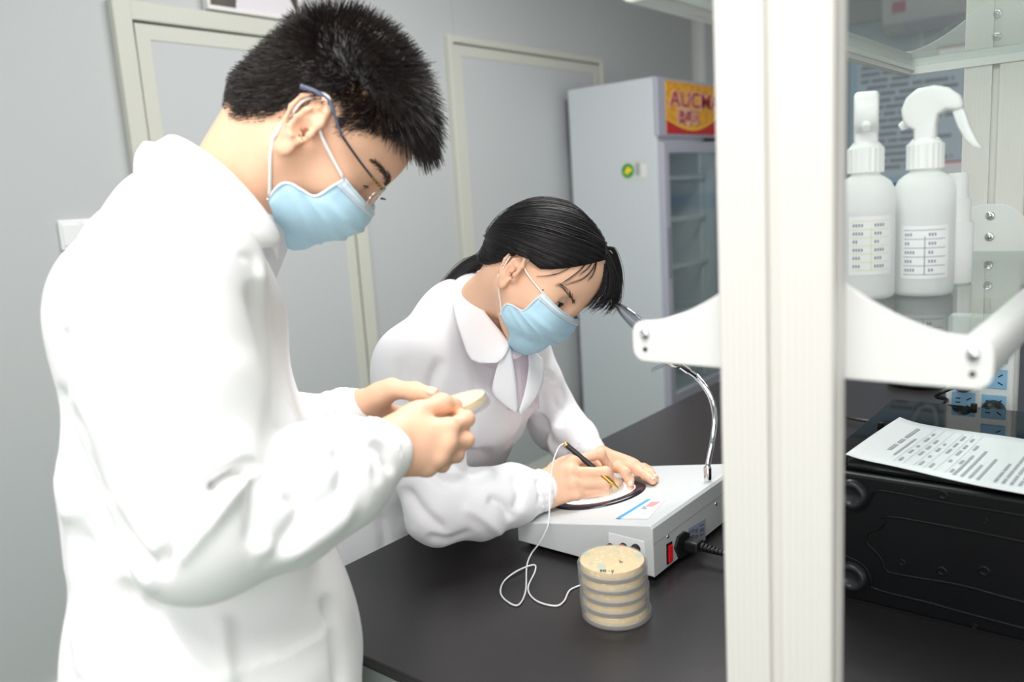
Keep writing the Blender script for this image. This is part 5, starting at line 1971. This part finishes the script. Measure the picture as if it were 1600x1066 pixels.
# resting hand
hand(F3, LW2, [OT(962, 727, .026), OT(976, 727, .024), OT(986, 727, .022), OT(992, 729, .019)],
     [[OT(977, 738, .030), OT(983, 750, .016), OT(985, 761, .008)],
      [OT(996, 735, .022), OT(1010, 744, .014), OT(1020, 752, .008)],
      [OT(1004, 733, .020), OT(1016, 741, .013), OT(1024, 748, .008)],
      [OT(1006, 731, .016), OT(1014, 735, .010), OT(1020, 740, .007)]],
     [OT(936, 728, .030), OT(945, 742, .026), OT(952, 752, .018), OT(958, 760, .010)], .93)
keep_clear(F3, bench_block, counter_block)
V, Q = surface(F3, (-1.45, .62, .05), (-.55, 1.45, 1.42), .003)
seated = link('person', np_mesh('person', V, Q), M_skin_f, None)
for (b0_, t0_) in (((1010, 744, .014), (1020, 752, .008)), ((1016, 741, .013), (1024, 748, .008)), ((983, 750, .016), (985, 761, .008))):
    nail(F3, OT(*b0_), OT(*t0_), (0, 0, 1), .0072, M_nail, seated)
tag(seated, 'person with black ponytail, blue mask and lab coat writing at the grey light box', 'person')
for sy in (-1, 1):
    link('eyebrow', ribbon_mesh(snap_out(F3, brow_strands(T2, sy, 70, .022, 0), .0006), .00028, .00012), M_brow, seated)
eyes(T2, F3, seated, True)
mo2, MR2, mn2, mv2 = face_mask(T2, F3, seated, True, .006)
ear_loop(T2, F3, mo2, -1, np.array(MR2[1][0]), np.array(MR2[mv2 - 2][0]), -.008, .0012, .9)
ear_loop(T2, F3, mo2, 1, np.array(MR2[1][mn2]), np.array(MR2[mv2 - 2][mn2]), -.008, .0012, .9)
# mole on the cheek
q = snap_out(F3, [[T2(.052, -.058, .004)]], .0)[0][0]
b = bmesh.new(); bmesh.ops.create_icosphere(b, subdivisions=2, radius=.0012); b.transform(Matrix.Translation(Vector(q)))
mb = MB(); mb._add(b); mb.obj('mole', M_brow, seated, smooth=True)

# --- hair combed back into a ponytail
cen = np.array([-.008, 0, .035])
def shell(u, off):
    """distance along unit direction u from the skull centre"""
    u = u / np.linalg.norm(u)
    best = 0
    for c, r in ((np.array([-.008, 0, .035]), np.array([.097, .0775, .091])), (np.array([.03, 0, .036]), np.array([.0635, .0645, .0685])), (np.array([-.045, 0, -.005]), np.array([.052, .052, .065]))):
        o = (cen - c) / r; d = u / r
        A_, B_, C_ = d @ d, 2 * (o @ d), o @ o - 1
        D_ = B_ * B_ - 4 * A_ * C_
        if D_ > 0:
            best = max(best, (-B_ + math.sqrt(D_)) / (2 * A_))
    return cen + u * (best + off)
# hairline stations: start, middle guide
stations = [
    ((-.030, .001, .130), (-.075, -.030, .085)),
    ((.000, .001, .128), (-.060, -.055, .070)),
    ((.028, .0005, .118), (-.040, -.068, .062)),
    ((.050, .000, .102), (-.020, -.074, .058)),
    ((.064, -.001, .088), (-.008, -.077, .054)),
    ((.068, -.020, .082), (.000, -.078, .050)),
    ((.064, -.042, .066), (.000, -.078, .046)),
    ((.054, -.056, .050), (-.004, -.079, .042)),
    ((.042, -.066, .036), (-.010, -.079, .036)),
    ((.028, -.072, .026), (-.018, -.078, .028)),
    ((.014, -.075, .028), (-.026, -.077, .022)),
    ((-.012, -.078, .026), (-.040, -.072, .010)),
    ((-.026, -.075, .006), (-.050, -.066, -.008)),
    ((-.036, -.066, -.012), (-.060, -.054, -.012)),
    ((-.052, -.046, -.026), (-.074, -.036, -.020)),
    ((-.066, -.020, -.034), (-.086, -.012, -.028)),
]
TIE = np.array([-.098, 0.0, -.002])
def hair_path(f, side, n=22, off=.008, jit=0.0, u0=0.0):
    i = min(int(f), len(stations) - 2); t = f - i
    S_ = np.array(stations[i][0]) * (1 - t) + np.array(stations[i + 1][0]) * t
    M_ = np.array(stations[i][1]) * (1 - t) + np.array(stations[i + 1][1]) * t
    a, m, e = (np.array(p) - cen for p in (S_, M_, TIE))
    a, m, e = (v / np.linalg.norm(v) for v in (a, m, e))
    out = []
    for k in range(n):
        s = u0 + (1 - u0) * k / (n - 1)
        u = a * (1 - s) ** 2 + m * 2 * s * (1 - s) + e * s * s
        o = off * min(1, .25 + s * 4) + .006 * max(0, s - .75) * 4
        p = shell(u, o + jit * math.sin(f * 37 + s * 5))
        p = p * np.array([1, side, 1])
        out.append(T2(*p))
    out = np.array(out)
    for _ in range(2):
        d = F3(out)
        g = np.stack([F3(out + np.eye(3)[k] * 3e-4) - d for k in range(3)], 1) / 3e-4
        need = np.maximum(.0030 + (off - .0085) + .001 - d, 0) * (np.arange(n) > 0)
        out = out + g * np.minimum(need, .01)[:, None]
    return out
b = bmesh.new()
for side in (1, -1):
    fs = np.linspace(0, len(stations) - 1, 76)
    rows_ = []
    for f in fs:
        P = hair_path(f, side, 26, .0085)
        rows_.append([b.verts.new(tuple(p)) for p in P])
    for i in range(len(rows_) - 1):
        for j in range(25):
            fc = (rows_[i][j], rows_[i][j + 1], rows_[i + 1][j + 1], rows_[i + 1][j])
            b.faces.new(fc if side > 0 else fc[::-1])
bmesh.ops.recalc_face_normals(b, faces=b.faces)
me = bpy.data.meshes.new('hair')
rng = np.random.default_rng(8)
curves = []
for k in range(2200):
    f = rng.uniform(0, len(stations) - 1.001)
    side = 1 if rng.random() < .62 else -1
    c = hair_path(f, side, 16, .0088 + rng.uniform(0, .0016), 0.0005, 0 if rng.random() < .4 else rng.uniform(0, .5))
    curves.append(c)
st1 = ribbon_mesh(curves, .00055, .00045)
curves = []
def bundle(path, n, spread, ease=1.0, lift=None):
    base = np.array([np.array(p) for p in spline([Vector(p) for p in path], 7)])
    m = len(base)
    for _ in range(n):
        o = rng.normal(size=3) * spread
        ph = rng.uniform(0, 6.28)
        t = np.linspace(0, 1, m)[:, None]
        wob = np.stack([np.sin(t[:, 0] * 5 + ph), np.cos(t[:, 0] * 4 + ph), np.sin(t[:, 0] * 3 + ph * 2)], 1) * spread * .3
        end = rng.uniform(.75, 1.0)
        k = max(4, int(m * end))
        c = (base + (o * (.25 + .75 * t ** ease) + wob * t))[:k]
        if lift is not None:
            c = snap_out(F3, [c], lift + rng.uniform(0, .0015))[0]
        curves.append(c)
# locks falling beside the far side of the forehead
bundle([T2(.058, .004, .096), W(948, 398, 1.232), W(960, 425, 1.234), W(966, 452, 1.240), W(962, 474, 1.247), W(944, 492, 1.252)], 95, .0034)
bundle([T2(.056, .012, .098), W(950, 395, 1.240), W(962, 420, 1.247), W(966, 448, 1.254), W(960, 470, 1.262), W(948, 488, 1.267)], 95, .0036)
bundle([T2(.060, .004, .092), W(944, 404, 1.232), W(952, 430, 1.230), W(950, 455, 1.232), W(936, 474, 1.237), W(920, 486, 1.242)], 80, .0032)
bundle([T2(.050, .014, .106), W(956, 388, 1.247), W(966, 415, 1.257), W(968, 440, 1.267), W(964, 462, 1.272)], 80, .0032)
bundle([T2(.060, -.002, .094), W(938, 402, 1.226), W(946, 428, 1.224), W(942, 452, 1.226), W(928, 470, 1.230), W(916, 480, 1.235)], 60, .0028)
bundle([T2(.058, .002, .096), W(944, 400, 1.230), W(955, 428, 1.230), W(957, 455, 1.233), W(946, 474, 1.240), W(932, 486, 1.245)], 80, .0032)
main_curves = curves; curves = []
# fine strands over the near forehead
for (pts) in ([(938, 404, 1.20), (922, 422, 1.20), (904, 434, 1.20), (864, 444, 1.20)], [(935, 410, 1.2), (928, 429, 1.2), (914, 441, 1.2)], [(918, 404, 1.2), (902, 420, 1.2), (884, 434, 1.2), (871, 442, 1.2)], [(911, 400, 1.2), (890, 416, 1.2), (868, 427, 1.2), (837, 432, 1.2)], [(930, 402, 1.2), (915, 418, 1.2), (896, 430, 1.2)]):
    bundle([W(*p) for p in pts], 9, .0012, 1.0, .0008)
fine_curves = curves; curves = main_curves
# ponytail
tie = T2(-.104, 0, -.004)
tail = [tie, W(754, 404, 1.350), W(730, 418, 1.368), W(708, 440, 1.388), W(690, 466, 1.405), W(672, 500, 1.43)]
bundle(tail, 520, .0072, .45)
for _ in range(26):    # stray fly-away hairs
    f = rng.uniform(0, 9); c = hair_path(f, 1, 14, .011 + rng.uniform(0, .004), .002, rng.uniform(0, .4)); curves.append(c)
st2 = ribbon_mesh(curves, .00050, .00022)
st3 = ribbon_mesh(fine_curves, .00030, .00012)
core = MB()
sp = spline(tail, 7)
core.tube(sp, [.006 + .009 * math.sin(min(1, i / len(sp) * 1.6) * math.pi / 2) - .008 * (i / len(sp)) ** 3 for i in range(len(sp))], 14)
cm = core.mesh('c')
b.from_mesh(st1); b.from_mesh(st2); b.from_mesh(st3); b.from_mesh(cm)
b.to_mesh(me); b.free(); me.shade_smooth()
hair2 = link('hair', me, M_hair_f, seated)
tdir = unit(np.array(tail[1]) - np.array(tie))
M = frame(tie + tdir * .004, Vector(tdir).orthogonal(), tdir)
mb = MB()
for k in range(14):
    a = 2 * math.pi * k / 14
    bb = bmesh.new(); bmesh.ops.create_icosphere(bb, subdivisions=1, radius=.0034)
    bb.transform(M @ Matrix.Translation((.0115 * math.cos(a), .0115 * math.sin(a), .002 * (k % 2))))
    mb._add(bb)
mb.obj('hair_tie', mat('hair_tie_black', lin(30, 28, 34), .2), seated, smooth=True)

# --- coat
F4 = Field(.07)
for sgn in (-1, 1):
    sh = RS2 if sgn < 0 else LS2
    sd = rg2 * (-sgn)
    F4.cone(NB2 + dn * .030 - fw2 * .035, sh + np.array([0, 0, .012]), .052, .062, .05)
    F4.chain([K1 + sd * .055, K2 + sd * .05, K3 + sd * .065], [.100, .105, .135], .05)
    F4.cone(K3 + sd * .07, (kneeR if sgn < 0 else kneeL) * .72 + K3 * .28 + np.array([0, 0, .012]), .115, .082, .05)
F4.cone(NB2 + dn * .06 - fw2 * .04, K1 - fw2 * .02, .06, .095, .05)
for q_ in (-.10, -.035, .035, .10):
    F4.cone(K3 - fw2 * .11 + rg2 * q_, K3 - fw2 * .225 + rg2 * q_ * 1.1 + dn * .25, .05, .028, .05)
RM2 = RS2 * .5 + RE2 * .5 - fw2 * .01
F4.cone(RS2, RS2 * .6 + RM2 * .4, .064, .066, .04)
F4.chain([RS2 * .6 + RM2 * .4, RM2, RE2 + np.array([0, 0, .008]), RE2 * .6 + RW2 * .4 + np.array([0, 0, .003]), RE2 * .32 + RW2 * .68 + np.array([0, 0, .004]), RE2 * .16 + RW2 * .84], [.066, .066, .050, .054, .050, .036], .012)
F4.cone(RE2 * .15 + RW2 * .85, RE2 * .0 + RW2 * 1.0, .033, .030, .006)
F4.chain([LS2, LS2 * .5 + LE2 * .5, LE2, LE2 * .45 + LW2 * .55, LE2 * .2 + LW2 * .8], [.058, .054, .047, .046, .034], .014)
F4.cone(LE2 * .18 + LW2 * .82, LE2 * .04 + LW2 * .96, .031, .028, .006)
F4.plane_cut((-1.3, 0, .40), (0, 0, -1), .004)
F4.cone(NB2 + fw2 * .03 + upv * .2, NB2 + fw2 * .022 + dn * .012, .052, .055, .01, 's')
# open throat between the lapels
F4.cone(A3(805, 545, 1.27), A3(808, 622, 1.285), .024, .010, .008, 's')
# rest on the bench and on the light box
keep_clear(F4, bench_block, counter_block)
Vc, Qc = surface(F4, (-1.55, .55, .36), (-.55, 1.50, 1.30), .0042)
Vc = relax(Vc, Qc, 2)
strokes = [
    ([(640, 640), (655, 700), (680, 745), (720, 760)], -.008, 12),
    ([(715, 700), (735, 712), (770, 705)], -.010, 9),
    ([(700, 735), (740, 748), (775, 735)], .005, 10),
    ([(630, 760), (660, 800), (700, 835)], -.006, 12),
    ([(760, 780), (785, 790), (800, 815)], -.007, 9),
    ([(800, 740), (812, 768), (806, 800)], -.006, 9),
    ([(722, 790), (760, 812), (790, 840)], .005, 10),
    ([(840, 748), (846, 770), (842, 795)], -.004, 6),
    ([(776, 566), (768, 612), (790, 628), (814, 642), (806, 672), (792, 700), (775, 725)], .005, 8, 'e'),
    ([(742, 600), (738, 650), (735, 720)], -.003, 6),
    ([(690, 560), (675, 600), (670, 650)], -.006, 12),
    ([(620, 560), (640, 610), (645, 650)], -.005, 12),
    ([(845, 600), (850, 650), (845, 700)], -.006, 10),
    ([(870, 610), (880, 640), (872, 668)], -.005, 8),
    ([(835, 640), (860, 690), (890, 705)], -.006, 9),
    ([(840, 590), (858, 585), (866, 600)], -.003, 5),
    ([(590, 800), (600, 840), (596, 870)], -.005, 10),
    ([(740, 830), (700, 845), (665, 838)], -.004, 8),
]
arm = np.clip(1 - np.minimum(np.linalg.norm(Vc - RE2, axis=1), np.linalg.norm(Vc - (RE2 * .5 + RW2 * .5), axis=1)) / .20, 0, 1)
arm2 = np.clip(1 - np.linalg.norm(Vc - LE2, axis=1) / .20, 0, 1)
low = np.clip((1.16 - Vc[:, 2]) / .2, 0, 1) * (1 - np.clip(arm * 3, 0, 1)) * (1 - np.clip(arm2 * 2, 0, 1))
Vc = cloth_waves(Vc, Qc, .0050, [(fw2, .09, 1.0), (fw2 + rg2 * .9 + upv * .2, .075, .8)], 13, low)
Vc = cloth_waves(Vc, Qc, .0052, [(unit(RW2 - RE2) + upv * .8, .085, 1.0), (unit(RW2 - RE2) - upv * .7, .06, .8), (upv, .09, .4)], 15, np.clip(arm * 1.7, 0, 1))
Vc = cloth_waves(Vc, Qc, .0050, [(unit(LW2 - LE2) + upv * .8, .08, 1.0), (upv + fw2, .06, .7)], 17, np.clip(arm2 * 1.7, 0, 1))
Vc = relax(Vc, Qc, 2)
strokes = [(s_[0], s_[1] * 1.5, s_[2] * .8) + tuple(s_[3:]) for s_ in strokes]
Vc = sculpt(Vc, Qc, strokes)
Vc = relax(Vc, Qc, 1, .4)
coat2 = link('lab_coat', np_mesh('lab_coat', Vc, Qc), M_coat2, seated)
cuff(coat2, RE2 * .16 + RW2 * .84, RE2 * .0 + RW2 * 1.0, .0355, .0315, M_coat2)
cuff(coat2, LE2 * .18 + LW2 * .82, LE2 * .03 + LW2 * .97, .0325, .029, M_coat2)
ctr_n = Vector(NB2) + Vector((0, 0, .02))
fold = [W(820, 525, 1.36), W(806, 470, 1.40), W(785, 430, 1.41), W(760, 421, 1.40), W(746, 426, 1.365), W(739, 440, 1.330), W(744, 462, 1.302), W(757, 486, 1.280), W(776, 510, 1.268), W(797, 535, 1.260)]
edge = [W(835, 575, 1.36), W(822, 520, 1.42), W(770, 450, 1.45), W(728, 430, 1.425), W(714, 428, 1.40), W(706, 452, 1.355), W(710, 490, 1.292), W(722, 530, 1.262), W(738, 564, 1.248), W(776, 567, 1.243)]
rows = strip_between(fold, edge, 40, .007, outn, 7)
inner = [[p + (ctr_n - p).normalized() * (.004 + .006 * t) + Vector((0, 0, -.028 * t)) for p in rows[0]] for t in (1, .5, .12)]
link('collar', sheet_mesh(inner + rows, .0018, 1), M_coat2, coat2)
# lapels
a_ = [W(797, 536, 1.268), W(801, 565, 1.262), W(806, 600, 1.262), W(808, 640, 1.268)]
b_ = [W(778, 568, 1.250), W(769, 610, 1.254), W(785, 630, 1.258), W(806, 645, 1.266)]
link('lapel', sheet_mesh(strip_between(a_, b_, 14, .004, lambda p: (Vector((0, 0, CAM_H)) - p).normalized(), 5), .0018, 1), M_coat2, coat2)
a_ = [W(822, 540, 1.30), W(826, 570, 1.29), W(820, 610, 1.285), W(811, 642, 1.275)]
b_ = [W(846, 560, 1.33), W(848, 590, 1.32), W(838, 620, 1.30), W(813, 648, 1.278)]
link('lapel', sheet_mesh(strip_between(a_, b_, 14, .003, lambda p: (Vector((0, 0, CAM_H)) - p).normalized(), 5), .0018, 1), M_coat2, coat2)
# shirt
M_shirt = mat('shirt_pale_pink', lin(232, 222, 230), .8)
g = []
for i, py in enumerate((520, 540, 565, 595, 640)):
    g.append([W(788 + k * 9.5 + i * 1.5, py + 4 * math.sin(k * 1.2), 1.285 + .014 * abs(k - 2.2) * .8 + .004 * i - .004 * (k == 2)) for k in range(6)])
link('shirt', sheet_mesh(g, .0015, 2), M_shirt, seated)
c0_ = [W(788, 520, 1.285), W(797, 537, 1.278), W(806, 548, 1.274), W(814, 545, 1.28)]
c1_ = [W(784, 532, 1.282), W(795, 552, 1.272), W(803, 562, 1.268), W(816, 556, 1.274)]
link('shirt_collar', sheet_mesh(strip_between(c0_, c1_, 10, .003, lambda p: (Vector((0, 0, CAM_H)) - p).normalized(), 4), .0015, 1), M_shirt, seated)
shirt_band('undershirt', T2(-.024, 0, -.048), NB2 + fw2 * .02 + np.array([0, 0, -.06]), .050, .062, .72, M_shirt, seated)
# trousers, shoes, stool
mb = Field()
for k_, f_ in ((kneeR, ftR), (kneeL, ftL)):
    mb.chain([k_ * .6 + K3 * .4 + np.array([0, 0, -.02]), k_, f_], [.070, .068, .055], .02)
mb.plane_cut((0, 0, .05), (0, 0, -1), .003)
Vt, Qt = surface(mb, (-1.3, .6, .03), (-.6, 1.4, .72), .008)
link('trousers', np_mesh('trousers', Vt, Qt), M_trouser, seated)
mb = Field()
for f_ in (ftR, ftL):
    a = np.array([f_[0] - .04, f_[1], .042]); b2_ = np.array([f_[0] + .14, f_[1], .03])
    mb.chain([a, b2_], [.038, .031], .02); mb.cone(a + np.array([0, 0, .03]), a, .038, .038, .02)
mb.plane_cut((0, 0, .0005), (0, 0, -1), .002)
Vt, Qt = surface(mb, (-1.0, .6, -.01), (-.5, 1.4, .14), .005)
link('shoes', np_mesh('shoes', Vt, Qt), M_shoe, seated)
sx, sy_ = K3[0] - .03, K3[1] + .01
t = empty('lab_stool', (sx, sy_, 0), label='round lab stool under the seated person by the bench', category='stool')
MB().lathe([(0, .36), (.155, .36), (.165, .37), (.165, .39), (.15, .405), (0, .408)], 40).obj('seat', M_blk, t, angle=50)
MB().lathe([(0, .05), (.026, .05), (.026, .26), (.016, .262), (.016, .362), (0, .362)], 24).obj('column', M_chrome, t, angle=40)
for k in range(5):
    a = 2 * math.pi * k / 5 + .3
    l = MB().tube([(0, 0, .075), (.14 * math.cos(a), .14 * math.sin(a), .062), (.27 * math.cos(a), .27 * math.sin(a), .038)], [.020, .016, .012], 10).obj('leg', M_steel, t)
    MB().lathe([(0, 0), (.018, 0), (.018, .03), (0, .034)], 14, Matrix.Translation((.27 * math.cos(a), .27 * math.sin(a), 0))).obj('foot', M_blk, l)

# ------------------------------------------------------------------ pen with its cord
p0 = W(883, 694, 1.338); p1 = on_top(967, 764, .018)
ax = (p1 - p0); L = ax.length
M = frame(p0, ax.orthogonal(), ax)
t = empty('counting_pen', p0, label='black and gold pen held in the writing hand', category='pen')
M2 = Matrix.Translation(-p0) @ M
MB().lathe([(0, 0), (.0030, 0), (.0042, .0012), (.0044, .004), (.0044, L * .62), (0, L * .62)], 20, M2).obj('barrel', M_blk, t, angle=40)
MB().lathe([(0, -.002), (.003, -.002), (.0034, 0), (.0046, .0006), (.0046, .004), (0, .004)], 20, M2).obj('end_cap', M_brass, t, angle=40)
MB().lathe([(0, L * .615), (.0046, L * .615), (.0047, L * .64), (.0044, L * .8), (.0036, L * .9), (.0028, L * .905), (.0012, L * .985), (.0005, L), (0, L)], 20, M2).obj('grip_tip', M_brass, t, angle=40)
zc = BENCH + .0016
def zc_(x, y): return (760 + x / 3.046, 660 + y / 3.046)
cp = [p0 + Vector((0, 0, .001)), W(875, 697, 1.33), W(868, 710, 1.305), W(863, 728, 1.292), W(861, 752, 1.284)] + [Wplane(px_, py_, (0, yy_, 0), Vector((0, 1, 0))) for px_, py_, yy_ in ((859, 785, .946), (858, 806, .938), (856, 822, .928))]
fl = [Wz(845, 846, BENCH + .03), Wz(830, 866, BENCH + .006), Wz(823, 886, zc), Wz(821, 925, zc), Wz(809, 946, zc + .0002), Wz(790, 938, zc), Wz(782, 925, zc), Wz(788, 908, zc), Wz(809, 892, zc + .003), Wz(834, 883, zc + .001), Wz(836, 893, zc), Wz(825, 920, zc), Wz(838, 939, zc), Wz(867, 947, zc), Wz(881, 940, zc), Wz(890, 923, zc), Wz(906, 915, zc), Wz(935, 902, zc), Wz(955, 885, BENCH + .012)]
jk = on_front(*zf(592, 590))
cp = cp + fl + [jk + Vector((0, -.03, -.008)), jk + Vector((0, -.0165, -.001))]
tc_ = empty('pen_cord', p0, label='thin white cord from the pen looping over the black bench', category='cord')
MB().tube([p - p0 for p in spline(cp, 7)], .00125, 7).obj('cord', M_plast, tc_, smooth=True)
